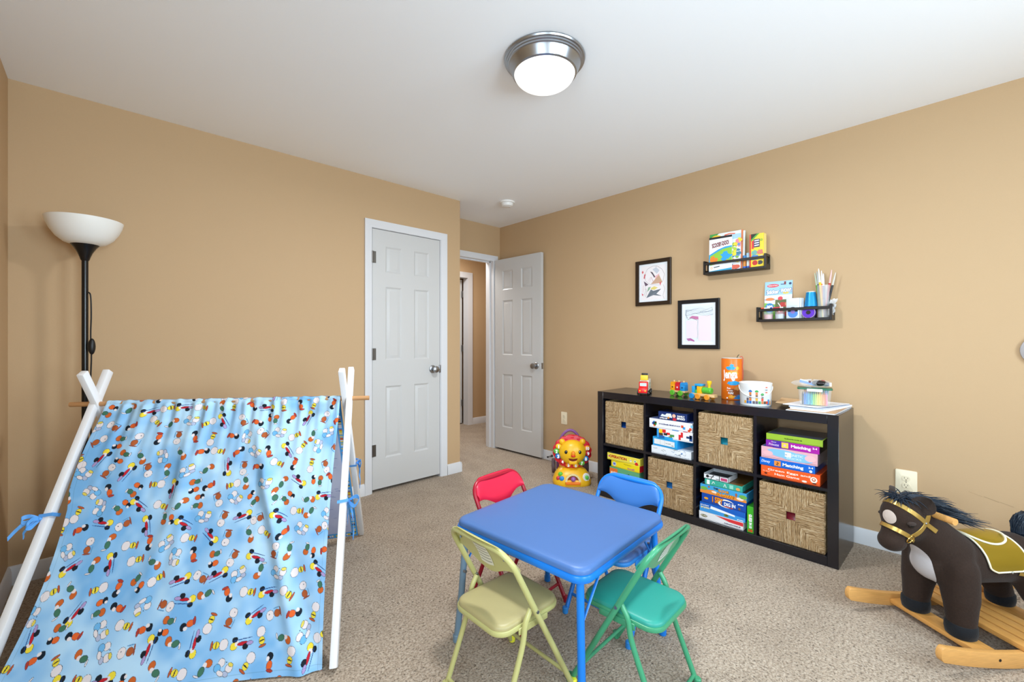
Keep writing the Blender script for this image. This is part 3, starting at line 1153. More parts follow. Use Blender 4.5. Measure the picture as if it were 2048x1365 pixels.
G2 = 'games stacked in the upper row beside the left basket'
game('game_box', 'white box with small dark drawings, bottom of the upper left stack', 1.532, 1.254, .403, .455, .28, p_scribble, '#d5dde6', group=G2)
game('game_box', 'light blue box turned slightly on the white drawing box', 1.530, 1.342, .455, .515, .2, p_lblue, '#1f7fc0', rz=R(-7), group=G2, side='#1484c8', dx=.016)
game('game_box', 'white box printed with coloured building blocks', 1.491, 1.243, .515, .577, .26, p_blocks, '#cfd3da', group=G2)
game('game_box', 'long white box of pattern blocks with a small animal print', 1.548, 1.246, .577, .641, .24, p_domino, '#5d6fa6', group=G2)
game('game_box', 'navy blue family bingo box on top of the upper left stack', 1.481, 1.281, .641, .696, .12, p_bingo, '#101d40', group=G2, side='#13275a')


def p_lava(m, w, h, M):
    if M:
        m.use(P('#e08a3a')).poly([(-w * .5, -h * .5), (w * .5, -h * .5), (w * .5, -h * .2), (w * .2, -h * .05), (-w * .05, -h * .22), (-w * .2, h * .05), (-w * .5, -h * .15)], M, .0001)
        m.use(P('#f3e3cf')).disc(-w * .17, -h * .15, .02, M, .0002, ry=.006).disc(w * .37, -h * .22, .02, M, .0002, ry=.008)
        m.use(P('#6fae4a')).disc(-w * .41, h * .05, .022, M, .0002, ry=.011).disc(w * .43, h * .06, .022, M, .0002, ry=.012)
        m.use(P('#a8623a')).disc(-w * .3, h * .32, .006, M, .0003).disc(w * .29, h * .12, .006, M, .0003, ry=.011)
        tx(m, '#2a160a', 'THE', -w * .15, h * .28, w * .1, h * .22, M, bold=.05, z=.0004)
        tx(m, '#5b2a06', 'FLOOR', w * .03, h * .16, w * .24, h * .33, M, bold=.07, z=.0003)
        tx(m, '#f19a1a', 'FLOOR', w * .028, h * .17, w * .22, h * .28, M, bold=.04, z=.0006)
        tx(m, '#5b2a06', 'IS LAVA!', w * .06, -h * .24, w * .38, h * .36, M, bold=.07, z=.0003)
        tx(m, '#f19a1a', 'IS LAVA!', w * .058, -h * .23, w * .36, h * .3, M, bold=.04, z=.0006)
    return '#3fa0d8'


def p_spy(m, w, h, M):
    if M:
        m.use(P('#f2ecdf')).disc(w * .06, -h * .06, .05, M, .0001, ry=h * .42).use(P('#0d4aa6')).disc(w * .1, -h * .1, .044, M, .0002, ry=h * .33)
        tx(m, '#7a1d0c', 'I SPY', -w * .12, h * .06, w * .27, h * .68, M, bold=.07, z=.0003)
        tx(m, '#f0961e', 'I SPY', -w * .122, h * .07, w * .25, h * .6, M, bold=.03, z=.0006)
        tx(m, '#ffffff', 'DIG IN', w * .15, -h * .12, w * .25, h * .36, M, bold=.03, z=.0004)
        m.use(P('#c84a1c')).line([(w * .03, -h * .36), (w * .22, -h * .4)], .005, M, .0004)
        m.use(P('#e8a01e')).disc(-w * .39, h * .0, .013, M, .0003, ry=.007)
        sq(m, '#ffffff', w * .39, h * .18, w * .12, h * .14, M, 6)
        m.use(P('#7d5a3a')).disc(w * .36, -h * .24, .007, M, .0003)
    return '#0c49a8'


def p_bluemap(m, w, h, M):
    if M:
        m.use(P('#3e97dc')).poly([(-w * .5, -h * .5), (w * .5, -h * .5), (w * .5, -h * .05), (0, h * .05), (-w * .5, h * .1)], M, .0001)
        m.use(P('#eef2f7')).poly([(-w * .24, h * .3), (w * .28, -h * .02), (w * .29, -h * .2), (-w * .26, -h * .02)], M, .0004)
        sq(m, '#d9e6f4', -w * .38, h * .22, w * .2, h * .16, M, 6)
        sq(m, '#e9d79a', -w * .37, -h * .03, w * .2, h * .24, M, 6)
        m.use(P('#5a8a3c')).disc(w * .1, -h * .28, .014, M, .0003, ry=.008).use(P('#6b4a2c')).disc(w * .11, -h * .25, .007, M, .0005, ry=.005)
        sq(m, '#ffffff', w * .4, -h * .38, w * .13, h * .12, M, 6)
    return '#145fbe'


def p_whitered(m, w, h, M):
    if M:
        m.use(P('#d8343a')).poly([(-w * .12, h * .42), (w * .5, h * .42), (w * .5, -h * .02), (w * .2, h * .05)], M, .0001)
        m.use(P('#5d5a36')).disc(-w * .38, -h * .02, .021, M, .0002, ry=.008)
        sq(m, '#e8e4cf', -w * .38, -h * .02, w * .13, h * .16, M, 6)
        sq(m, '#3b2f55', w * .27, -h * .22, w * .36, h * .16, M, 15)
    return '#e9e9ec'


def p_teal(m, w, h, M):
    if M:
        m.use(P('#e9f2ee')).rect(-w * .44, -w * .36, -h * .35, h * .4, M).line([(-w * .3, -h * .2), (-w * .26, h * .3), (-w * .22, -h * .05)], .003, M).line([(w * .02, -h * .25), (w * .05, h * .3), (w * .09, -h * .3)], .003, M)
        m.use(P('#8fd0bd')).rect(w * .17, w * .27, -h * .3, h * .35, M).use(P('#d9a05a')).disc(w * .39, -h * .1, .012, M, ry=.009)
    return '#3aa893'


def p_guess(m, w, h, M):
    if M:
        tx(m, '#ffffff', 'GUESS IN', 0, h * .0, h * .42, w * .42, M, bold=.05, rot=R(-90))
        tx(m, '#ffffff', '10', 0, -h * .28, h * .08, w * .42, M, bold=.05, rot=R(-90))
        tx(m, '#e2301e', '10', 0, -h * .41, w * .6, h * .11, M, bold=.06)
        m.use(P('#e8d23a')).rect(-w * .28, -w * .18, -h * .05, h * .2, M)
    return '#3fae2c'


G3 = 'games in the lower row under the middle basket'
game('game_box', 'white and red boxed game, bottom of the lower middle stack', 1.203, .941, .05, .1, .27, p_whitered, '#b9b9c4', group=G3)
game('game_box', 'blue boxed game with a white torn sticker across it', 1.198, .93, .1, .157, .27, p_bluemap, '#0d3f80', group=G3)
game('game_box', 'royal blue boxed game with orange lettering', 1.186, .926, .157, .217, .27, p_spy, '#0a2f6e', group=G3)
game('game_box', 'sky blue boxed game with orange lettering over lava', 1.195, .923, .217, .272, .27, p_lava, '#3a2a20', group=G3)
game('game_box', 'thin teal box under the open tray', 1.167, .946, .272, .309, .27, p_teal, '#76552c', group=G3)
game('game_box', 'bright green box standing upright beside the lower middle stack', .9205, .8825, .05, .204, .24, p_guess, '#2f8a20', group=G3, side='#2f8a20', lid=False)
# open shallow tray with black and white print
t = tag(MB().use(P('#e4e6ea')).box(0, .15, -.074, .074, 0, .002).box(0, .002, -.074, .074, 0, .032).box(.148, .15, -.074, .074, 0, .032).box(0, .15, -.074, -.072, 0, .032).box(0, .15, .072, .074, 0, .032)
        .use(P('#1c1c20')).rect(-.074, .074, 0, .003, FX(0, 0)).rect(-.074, .074, .029, .032, FX(0, 0)).disc(-.05, .017, .009, FX(0, 0)).line([(-.03, .004), (-.012, .03)], .004, FX(0, 0)).line([(-.06, .012), (-.01, .02)], .003, FX(0, 0, -.0008))
        .rect(.02, .024, .0, .032, FX(0, 0, -.0009)).rect(-.0, .02, .008, .011, FX(0, 0)).use(P('#b9446e')).rect(.03, .068, .007, .024, FX(0, 0, -.0008)).use(P('#15161a')).box(.003, .147, -.071, .071, .002, .012)
        .build('tray'), 'open black and white card tray on top of the lower middle stack', 'tray', None, (SX + .016, 1.1, .3095))


def p_oper(m, w, h, M):
    if M:
        tx(m, '#b3261c', 'OPERATION', -w * .16, h * .05, w * .54, h * .42, M, bold=.04)
        m.use(P('#f6f0d0')).disc(w * .23, -h * .02, .009, M).disc(w * .36, .0, .010, M).use(P('#6a7f9a')).line([(w * .2, 0), (w * .26, .003)], .003, M, .0004).use(P('#4d9a8a')).disc(w * .36, .001, .006, M, .0004)
        m.use(P('#d0251f')).disc(w * .4, -h * .33, .013, M, .0002).use(P('#c27aa0')).disc(-w * .45, h * .02, .006, M)
    return '#eddc4e'


def p_yel(m, w, h, M):
    if M:
        m.use(P('#c9cfe0')).disc(-w * .38, -.002, .016, M, ry=h * .33).use(P('#5b6fc0')).rect(-w * .42, -w * .34, -h * .15, h * .15, M, .0003)
        sq(m, '#7d6a0a', w * .1, h * .26, w * .26, h * .1, M, 12)
        sq(m, '#a83a9e', w * .22, -h * .22, w * .24, h * .26, M, 7)
    return '#f0d91a'


def p_grn(m, w, h, M):
    if M:
        m.use(P('#e0702a')).rect(-w * .49, -w * .22, -h * .2, h * .42, M)
        sq(m, '#ffe7c8', -w * .35, h * .1, w * .2, h * .25, M, 6)
        m.use(P('#2b6fae')).disc(w * .1, h * .1, .012, M).use(P('#e8d27a')).disc(-w * .06, h * .05, .01, M).use(P('#2a2a2a')).disc(w * .16, h * .2, .006, M, .0003)
        m.use(P('#c23a3a')).disc(w * .35, .0, .012, M)
    return '#5fa678'


def p_navy(m, w, h, M):
    if M:
        sq(m, '#dfe6f2', -w * .34, h * .2, w * .2, h * .2, M, 6)
        m.use(P('#3aa0c0')).rect(w * .36, w * .46, -h * .42, -h * .1, M)
    return '#10286a'


G1 = 'games stacked in the lower left cube'
game('game_box', 'dark navy game box low in the lower left cube', 1.9, 1.61, .05, .13, .27, p_navy, '#0a1436', group=G1)
game('game_box', 'green and orange game box under the plain yellow box', 1.873, 1.626, .13, .238, .26, p_grn, '#3f6f52', group=G1)
game('game_box', 'plain yellow game box with red end, second from top in its cube', 1.864, 1.622, .238, .287, .26, p_yel, '#b8a512', group=G1, side='#c8202a', rz=R(-3), dx=.016)
game('game_box', 'yellow game box with dark red capital lettering, topmost in lower left cube', 1.893, 1.62, .287, .338, .27, p_oper, '#24303a', group=G1)

# ------------------------------------------------------------------ things on top of the shelf
TOP = SH_ + .0003
# red toy truck
t = thing('toy_truck', 'red wooden toy recycling truck on the left end of the shelf', 'toy truck', (2.80, 1.622, TOP), R(203))
RED = P('#d9201f', .3)
b = MB().use(RED)
b.box(.0, .055, -.031, .031, .012, .048, .005).box(-.03, .022, -.03, .03, .03, .092, .006)
b.use(P('#bfe0ef', .15)).rect(-.022, .022, .062, .083, frame((.0225, 0, 0), (0, 1, 0), (0, 0, 1), (1, 0, 0)))
b.use(P('#f0c020')).disc(.018, .032, .005, frame((.0556, 0, 0), (0, 1, 0), (0, 0, 1), (1, 0, 0))).disc(-.018, .032, .005, frame((.0556, 0, 0), (0, 1, 0), (0, 0, 1), (1, 0, 0)))
b.use(BLACK).box(.054, .06, -.03, .03, .008, .016, .002).box(-.19, .02, -.02, .02, .012, .02)
b.build('cab', t)
d = MB().use(P('#e9e6da')).box(-.19, -.04, -.03, .03, .024, .1, .004)
hop = d.build('hopper', t)
for s_ in (-1, 1):
    Mh = frame((-.10, s_ * .0305, .06), (-s_, 0, 0), (0, 0, 1), (0, s_, 0))
    MB().use(P('#2f8f3c')).cyl(.022, .0006, Mh, 24).use(P('#e9e6da')).cyl(.010, .0012, Mh, 20).build('round_emblem', hop)
l = MB().use(P('#f0c83a')).box(-.055, -.028, -.026, .026, .098, .135, .004, T(0, 0, 0))
for i in range(3):
    l.use(P(('#1b1b1d', '#f3f3ef', '#1b1b1d')[i])).box(-.11 + i * .018, -.095 + i * .018, -.022, .022, .11 + i * .004, .142 + i * .003, .003)
l.build('loader', t)
for x in (.028, -.075, -.15):
    for y in (-.034, .034):
        MB().use(BLACK).cyl(.0155, .012, T(x, y + .006, .0155, R(90)), 20, .003).use(P('#c8c8c4')).cyl(.006, .0128, T(x, y + .0064, .0155, R(90)), 12).build('wheel', t)

# wooden train: wagon and engine
def block(mb, x0, x1, z0, hgt, colr, w=.021):
    mb.use(P(colr, .4)).box(x0, x1, -w, w, z0, z0 + hgt * .68, .002)
    mb.add([(x0, -w, z0 + hgt * .68), (x1, -w, z0 + hgt * .68), (x1, w, z0 + hgt * .68), (x0, w, z0 + hgt * .68), (x0 + .006, -w, z0 + hgt), (x1 - .006, -w, z0 + hgt), (x1 - .006, w, z0 + hgt), (x0 + .006, w, z0 + hgt)],
           [(0, 1, 5, 4), (1, 2, 6, 5), (2, 3, 7, 6), (3, 0, 4, 7), (4, 5, 6, 7)])


dirn = math.atan2(1.15 - 1.47, 2.845 - 2.90)
t = thing('toy_wagon', 'wooden train wagon carrying yellow, red and blue blocks', 'toy train', (2.935, 1.425, TOP), dirn)
MB().use(BEECH).box(-.062, .062, -.024, .024, .022, .036, .003).build('base', t)
for i, (cc, dot) in enumerate((('#eea21e', '#5a4a10'), ('#d0202c', '#f4dada'), ('#1f8fd6', '#123a66'))):
    m = MB()
    x = -.057 + i * .039
    block(m, x, x + .036, .036, .058, cc)
    m.use(P(dot)).disc(-(x + .018), .058, .006, frame((0, -.0214, 0), (-1, 0, 0), (0, 0, 1), (0, -1, 0)))
    m.use(BEECH).cyl(.006, .012, T(x + .018, 0, .093), 12, .002)
    m.build('block', t)
for x in (-.032, .032):
    for y in (-1, 1):
        MB().use(P('#63b434', .35)).cyl(.0195, .012, T(x, y * .026 + (.012 if y > 0 else 0), .0195, R(90)), 24, .003).build('wheel', t)
t = thing('toy_locomotive', 'wooden toy locomotive with green boiler and orange wheels', 'toy train', (2.856, 1.222, TOP), dirn)
MB().use(BEECH).box(-.075, .07, -.024, .024, .02, .038, .003).prism([(-.024, -.0), (.024, 0), (.018, .018), (-.018, .018)], .018, frame((.07, 0, .02), (0, 1, 0), (1, 0, 0), (0, 0, 1)).copy()).build('base', t)
m = MB()
m.use(P('#2a9ed8', .4)).box(-.072, -.05, -.02, .02, .038, .083, .002).use(BEECH).cyl(.006, .012, T(-.061, 0, .083), 12)
m.use(P('#45a850', .4)).box(-.049, -.034, -.021, .021, .038, .06, .002).use(P('#efb61c', .4)).box(-.034, -.002, -.021, .021, .038, .085, .002).use(P('#2a9ed8', .4)).box(-.05, .002, -.024, .024, .085, .1, .004)
m.build('cab', t)
MB().use(P('#57b83a', .35)).cyl(.0205, .062, T(-.002, 0, .06, 0, R(90)), 24, .004).build('boiler', t)
MB().use(P('#f0c322', .4)).lathe([(0, 0), (.008, 0), (.009, .018), (.015, .03), (.015, .044), (.009, .046), (0, .046)], 20, T(.042, 0, .078)).build('chimney', t)
for x in (-.02, .045):
    for y in (-1, 1):
        MB().use(P('#e8922a', .4)).cyl(.0185, .012, T(x, y * .026 + (.012 if y > 0 else 0), .0185, R(90)), 24, .003).build('wheel', t)
for y in (-1, 1):
    MB().use(P('#1f86c4', .4)).cyl(.0185, .012, T(-.064, y * .026 + (.012 if y > 0 else 0), .0185, R(90)), 24, .003).build('wheel', t)

# tall orange block-game can
fa = math.atan2(-1.105, -3.02)         # towards the room's near corner


def CYL(c, ang, z=0):
    """cylinder printing frame: drawing x runs round the can, y runs up"""
    return frame((c[0], c[1], z), (-math.sin(ang), math.cos(ang), 0), (0, 0, 1), (math.cos(ang), math.sin(ang), 0))


def warp(mb, poly, r, M, z=.0006):
    """a printed patch bent round a can of radius r"""
    n = len(poly)
    cx, cy = sum(p[0] for p in poly) / n, sum(p[1] for p in poly) / n
    out, f = [], []
    K = 5
    for k in range(K):
        s_ = k / (K - 1)
        for p in poly:
            x, y = cx + (p[0] - cx) * s_, cy + (p[1] - cy) * s_
            out.append((math.sin(x / r) * (r + z), y, math.cos(x / r) * (r + z)))
    for k in range(K - 1):
        for i in range(n):
            j = (i + 1) % n
            f.append((k * n + i, (k + 1) * n + i, (k + 1) * n + j, k * n + j)[::1])
    mb.add(out, f, M)
    return mb


def blob(cx, cy, rx, ry, seed=0, rough=.25, n=26):
    rn = random.Random(seed)
    ph = [rn.uniform(0, 6.28) for _ in range(4)]
    return [(cx + rx * math.cos(a) * (1 + rough * (.5 * math.sin(3 * a + ph[0]) + .4 * math.sin(5 * a + ph[1]))), cy + ry * math.sin(a) * (1 + rough * (.5 * math.sin(4 * a + ph[2]) + .4 * math.sin(7 * a + ph[3])))) for a in [2 * PI * i / n for i in range(n)]]


t = thing('block_game_can', 'tall orange cylindrical block-game can with big white lettering', 'game', (3.02, 1.105, TOP))
b = MB().use(P('#e8741c', .3)).lathe([(0, 0), (.061, 0), (.0625, .003), (.0625, .262), (.061, .266), (0, .266)], 48)
M = CYL((0, 0), fa + R(4), 0)
for seed, x, y, rx, ry, c in ((1, -.012, .205, .028, .012, '#2d9fdc'), (2, -.004, .222, .012, .010, '#2d9fdc'), (3, .01, .108, .045, .013, '#2d9fdc'), (4, .03, .205, .010, .012, '#f2b632'), (5, .0, .175, .038, .012, '#f0a024'), (6, .03, .05, .045, .033, '#8a4a22'), (7, .045, .02, .04, .016, '#1f7fc4'), (8, -.005, .02, .02, .010, '#f0a61e'), (9, .03, .075, .02, .012, '#c98a4e')):
    warp(b.use(P(c, .3)), blob(x, y, rx, ry, seed), .0625, M, .0004 + seed * .00005)
b.use(P('#ffffff', .35))
b.text('Jenga', -.015, .158, .088, .074, M, bold=.03, cyl=.0625, rot=R(3), z=.0016)
for i, s_ in enumerate(('Fun', 'for every', 'FUN!')):
    b.text(s_, -.022 + i * .006, .075 - i * .016, (.02, .034, .03)[i], (.012, .008, .014)[i], M, bold=.03, cyl=.0625, z=.0014)
b.rect(-.035, -.027, .008, .016, M, .0626)
b.build('can', t)
MB().use(P('#c9c4bb', .4)).cyl(.0605, .006, T(z=.266), 40, .002).build('lid', t)
MB().use(P('#c8202a', .6)).tube(smooth_path([(.0, -.05, .274), (.004, -.06, .281), (.006, -.067, .265), (.0, -.0665, .22), (.008, -.0665, .18), (.004, -.0665, .13)], 6), .0017, 6).use(P('#3c4a34')).tube(smooth_path([(-.02, -.04, .273), (-.03, -.05, .288), (-.036, -.058, .292)], 5), .0022, 6).build('cord', t)

# white bucket of building blocks
t = thing('block_bucket', 'white cylindrical toy bucket printed with building blocks', 'bucket', (2.853, .908, TOP))
BR = .085
b = MB().use(mat('white_bucket', '#e9ecee', .3)).lathe([(0, 0), (.081, 0), (.0825, .003), (.0845, .1), (.087, .104), (.087, .126), (.0885, .13), (.087, .134), (.08, .134), (.079, .128), (.078, .125), (0, .125)], 56)
fb = math.atan2(-.908, -2.853)
M = CYL((0, 0), fb + R(2), 0)
rn = random.Random(5)
cols = ['#5a4632', '#d94a26', '#2d66b0', '#3f9a4a', '#e0a02e', '#5d5560', '#c7763c']
for x, hgt in ((-.06, 1), (-.045, 2), (-.03, 4), (-.012, 1), (.003, 4), (.018, 1), (.033, 3), (.047, 1), (.06, 1)):
    for k in range(hgt):
        warp(b.use(P(cols[rn.randrange(7)], .4)), [(x - .006, .014 + k * .017), (x + .006, .014 + k * .017), (x + .006, .03 + k * .017), (x - .006, .03 + k * .017)], .084, M, .0008)
    if hgt > 2:
        z = .014 + hgt * .017
        warp(b.use(P(('#2d66b0', '#3f9a4a')[x > 0], .4)), [(x + .010 * math.cos(a), z + .012 * math.sin(a)) for a in [PI * i / 8 for i in range(9)]], .084, M, .001)
warp(b.use(P('#4a86c6')), [(.06, .008), (.075, .008), (.078, .04), (.066, .04)], .083, M, .001)
warp(b.use(P('#e0a06a')), [(.077, .008), (.092, .008), (.090, .035), (.08, .03)], .083, M, .001)
for z in (.107, .092, .078):
    warp(b.use(P(('#8d9096', '#d8664a', '#58a8a0')[int(z * 100) % 3])), [(.05, z), (.062, z), (.062, z + .007), (.05, z + .007)], .0855, M, .0026)
b.build('bucket_body', t)
pts = []
for i in range(25):
    a = -R(95) + R(190) * i / 24
    A = fb + a
    pts.append((math.cos(A) * .0885, math.sin(A) * .0885, .112 - .06 * math.cos(a) ** 1 if abs(a) < R(90) else .112))
MB().use(WHITE).tube(pts, .0024, 8).build('handle', t)

# papers under the crayon tub
PAPER = P('#eeeef2', .7)
G = 'papers stacked on the right end of the shelf'


def sheet(label, name, pts, z0, z1, colr, warpz=0.0, cat='paper'):
    """a flat stack of sheets with the outline pts"""
    cx, cy = sum(p[0] for p in pts) / 4, sum(p[1] for p in pts) / 4
    mb = MB().use(P(colr, .75))
    n = 9

    def top(u, v, z):
        a = Vector(pts[0]).lerp(Vector(pts[1]), u)
        b_ = Vector(pts[3]).lerp(Vector(pts[2]), u)
        p = a.lerp(b_, v)
        return (p.x - cx, p.y - cy, z + warpz * ((u - .5) ** 2 + .6 * (v - .5) ** 2))
    mb.grid(lambda u, v: top(u, v, z1 - z0), n, n).grid(lambda u, v: top(u, 1 - v, 0), n, n)
    for e in range(4):
        def edge(u, v):
            q = ((u, 0), (1, u), (1 - u, 1), (0, 1 - u))[e]
            return top(q[0], q[1], (z1 - z0) * v)
        mb.grid(edge, n, 2)
    return tag(mb.build(name), label, cat, G, (cx, cy, z0))


sheet('white paper pad lying lowest on the shelf end, under the envelope', 'paper_pad', [(2.739, .50), (3.115, .49), (3.118, .715), (2.742, .72)], TOP, .7935, '#e6e6ea')
sheet('kraft brown envelope above the lowest paper pad', 'envelope', [(2.752, .498), (3.11, .5), (3.113, .70), (2.75, .712)], .7938, .796, '#c7a482', .004, 'envelope')
sheet('thick white paper pad in the middle of the paper pile', 'paper_pad', [(2.76, .545), (3.118, .487), (3.12, .66), (2.768, .706)], .7965, .806, '#f1f1f6', .002)
sheet('pale blue notebook over the thick white pad', 'notebook', [(2.757, .555), (3.08, .49), (3.1, .69), (2.768, .712)], .8066, .8115, '#c3cde0', .003, 'notebook')
sheet('manila folder sticking out left under the crayon tub', 'folder', [(2.79, .6), (3.1, .58), (3.112, .84), (2.85, .80)], .812, .8145, '#d8b68c', .002, 'folder')
sheet('loose white sheet directly under the crayon tub', 'paper_sheet', [(2.762, .578), (3.06, .49), (3.09, .70), (2.782, .745)], .815, .8175, '#f4f4fa', .003)

# crayon tub
ta = math.atan2(.62, 2.85)
CLEAR = mat('clear_plastic', '#eef2f4', .12, alpha=.2, spec=.6)
t = thing('crayon_tub', 'clear plastic tub with green rim full of crayons, on the paper pile', 'tub', (2.862, .612, .819), ta)
w0, w1, d0, d1, hh = .068, .076, .05, .056, .088


def tub(u, v):
    k = v
    out = rrect(w0 + (w1 - w0) * k, d0 + (d1 - d0) * k, .014, 6)
    m_ = len(out)
    i = int(round(u * m_)) % m_
    return (out[i][1], out[i][0], .003 + hh * k)


b = MB().use(CLEAR).grid(tub, 28, 6, True).rect(-d0, d0, -w0, w0, T(z=.003)).rect(-d0, d0, -w0, w0, T(z=.0))
b.build('tub_body', t)
g = MB().use(mat('green_plastic', '#1f6b4e', .35)).prism([(p[1], p[0]) for p in rrect(w1 + .004, d1 + .004, .016, 6)], .007, T(z=.088), .002)
g.build('lid', t)
MB().use(WHITE).box(-d1 - .009, -d1 - .002, -.035, .035, .078, .093, .002).build('clip', t)
CRA = ['#3b3f46', '#2c6fb8', '#2f86cc', '#3aa0d8', '#2a8fa6', '#37b0a8', '#7fc25a', '#a9cf52', '#d6d64a', '#f0cf4a', '#f2b65a', '#f0a05a', '#ec8a5e', '#e88aa0']
NAMES = ['charcoal', 'deep blue', 'mid blue', 'sky blue', 'dark teal', 'turquoise', 'leaf green', 'yellow-green', 'olive yellow', 'golden yellow', 'light orange', 'orange', 'coral', 'pink']
for i, cc in enumerate(CRA):
    y = .054 - i * .0083
    m = MB().use(P(cc, .5)).lathe([(0, 0), (.0038, 0), (.0038, .058), (.0022, .06), (.0012, .07), (0, .07)], 12, T(0, 0, 0, 0, R(-2)))
    m.use(P('#30343a', .6)).lathe([(.00388, .008), (.00388, .0095)], 12).lathe([(.00388, .048), (.00388, .0495)], 12)
    c_, s_ = math.cos(ta), math.sin(ta)
    x = -.0415
    o = m.build('crayon')
    tag(o, '%s crayon standing in the front row of the clear tub' % NAMES[i], 'crayon', 'crayons along the front of the tub', (2.862 + x * c_ - y * s_, .612 + x * s_ + y * c_, .8235))
m = MB()
for i in range(22):
    m.use(P(CRA[(i * 5) % 14], .5)).cyl(.0039, .082, T(-.024 + .011 * (i // 6), -.05 + (i % 6) * .017, .004 + .0003 * i, R(4 * ((i * 7) % 5 - 2)), 0, 0) , 8)
o = m.build('loose_crayons')
o['kind'] = 'stuff'
tag(o, 'loose crayons heaped behind the front row in the clear tub', 'crayons', None, (2.862, .612, .8235), ta)
# clear bag of beads and craft bits on the lid
t = thing('craft_bag', 'clear plastic bag of craft bits lying on the crayon tub', 'bag', (2.862, .612, .9145), ta)
FILM = mat('clear_film', '#f2f4f6', .15, alpha=.22, spec=.6)
b = MB().use(FILM).grid(lambda u, v: ((.05 + .012 * math.sin(9 * u)) * math.cos(2 * PI * u) * math.sin(PI * (.02 + .96 * v)), .01 + (.088 + .012 * math.sin(2 * PI * 5 * u)) * math.sin(2 * PI * u) * math.sin(PI * (.02 + .96 * v)), .022 - .02 * math.cos(PI * v) + .004 * math.sin(2 * PI * 4 * u)), 48, 14, True)
b.build('film', t)
MB().use(P('#201a1c', .25)).ell((-.01, -.022, .026), (.03, .036, .016), 24).use(P('#5a3038', .3)).disc(-.022, .034, .006, FX(0, 0, -.04)).build('dark_disc', t)
b = MB()
for i, cc in enumerate(('#4f8fdc', '#3f7fd0', '#7fa9e4', '#e9eef4')):
    b.use(P(cc, .4)).box(-.02 + .004 * i, -.014 + .004 * i, .0, .075, .01 + .004 * i, .016 + .004 * i, .002, T(0, 0, 0, R(14)))
b.build('blue_strips', t)
b = MB().use(P('#2f3e78', .4)).ell((.01, -.05, .02), (.02, .02, .012)).use(P('#a8384a', .4)).ell((0, -.036, .036), (.014, .012, .007)).use(P('#e9e0d0', .5)).cyl(.006, .02, T(-.02, -.07, .012), 12)
b.build('bead', t)
# ------------------------------------------------------------------ pictures on the right wall
def picture(label, y0, y1, z0, z1, frame_hex, fw, paint):
    w, h = y1 - y0, z1 - z0
    t = thing('picture_frame', label, 'picture', (XB, (y0 + y1) / 2, (z0 + z1) / 2))
    mb = MB().use(mat('frame_' + frame_hex.strip('#'), frame_hex, .35))
    M = FX(0, 0, 0)
    pr = [(0, 0), (0, .018), (.004, .02), (fw - .003, .018), (fw, .012), (fw, 0)]
    for (ox, oy, dx, dy, L) in ((-w / 2, -h / 2, 1, 0, w), (w / 2, -h / 2, 0, 1, h), (w / 2, h / 2, -1, 0, w), (-w / 2, h / 2, 0, -1, h)):
        # mitred rail: outer edge along (dx, dy), profile inwards
        v = []
        for s_ in (0, 1):
            for a, b in pr:
                k = (a if s_ == 0 else L - a)
                v.append((ox + dx * k - dy * a, oy + dy * k + dx * a, b))
        n = len(pr)
        mb.add(v, [(i, n + i, n + (i + 1) % n, (i + 1) % n)[::-1] for i in range(n)], M)
    fo = mb.build('frame', t, 30)
    a = MB().use(P('#e9edf3', .5)).rect(-w / 2 + fw * .6, w / 2 - fw * .6, -h / 2 + fw * .6, h / 2 - fw * .6, M, .008)
    paint(a, w - 2 * fw, h - 2 * fw, M)
    a.build('drawing', t)
    g = MB().use(mat('picture_glass', '#ffffff', .03, alpha=.06)).rect(-w / 2 + fw * .6, w / 2 - fw * .6, -h / 2 + fw * .6, h / 2 - fw * .6, M, .0115)
    g.build('glass', fo)


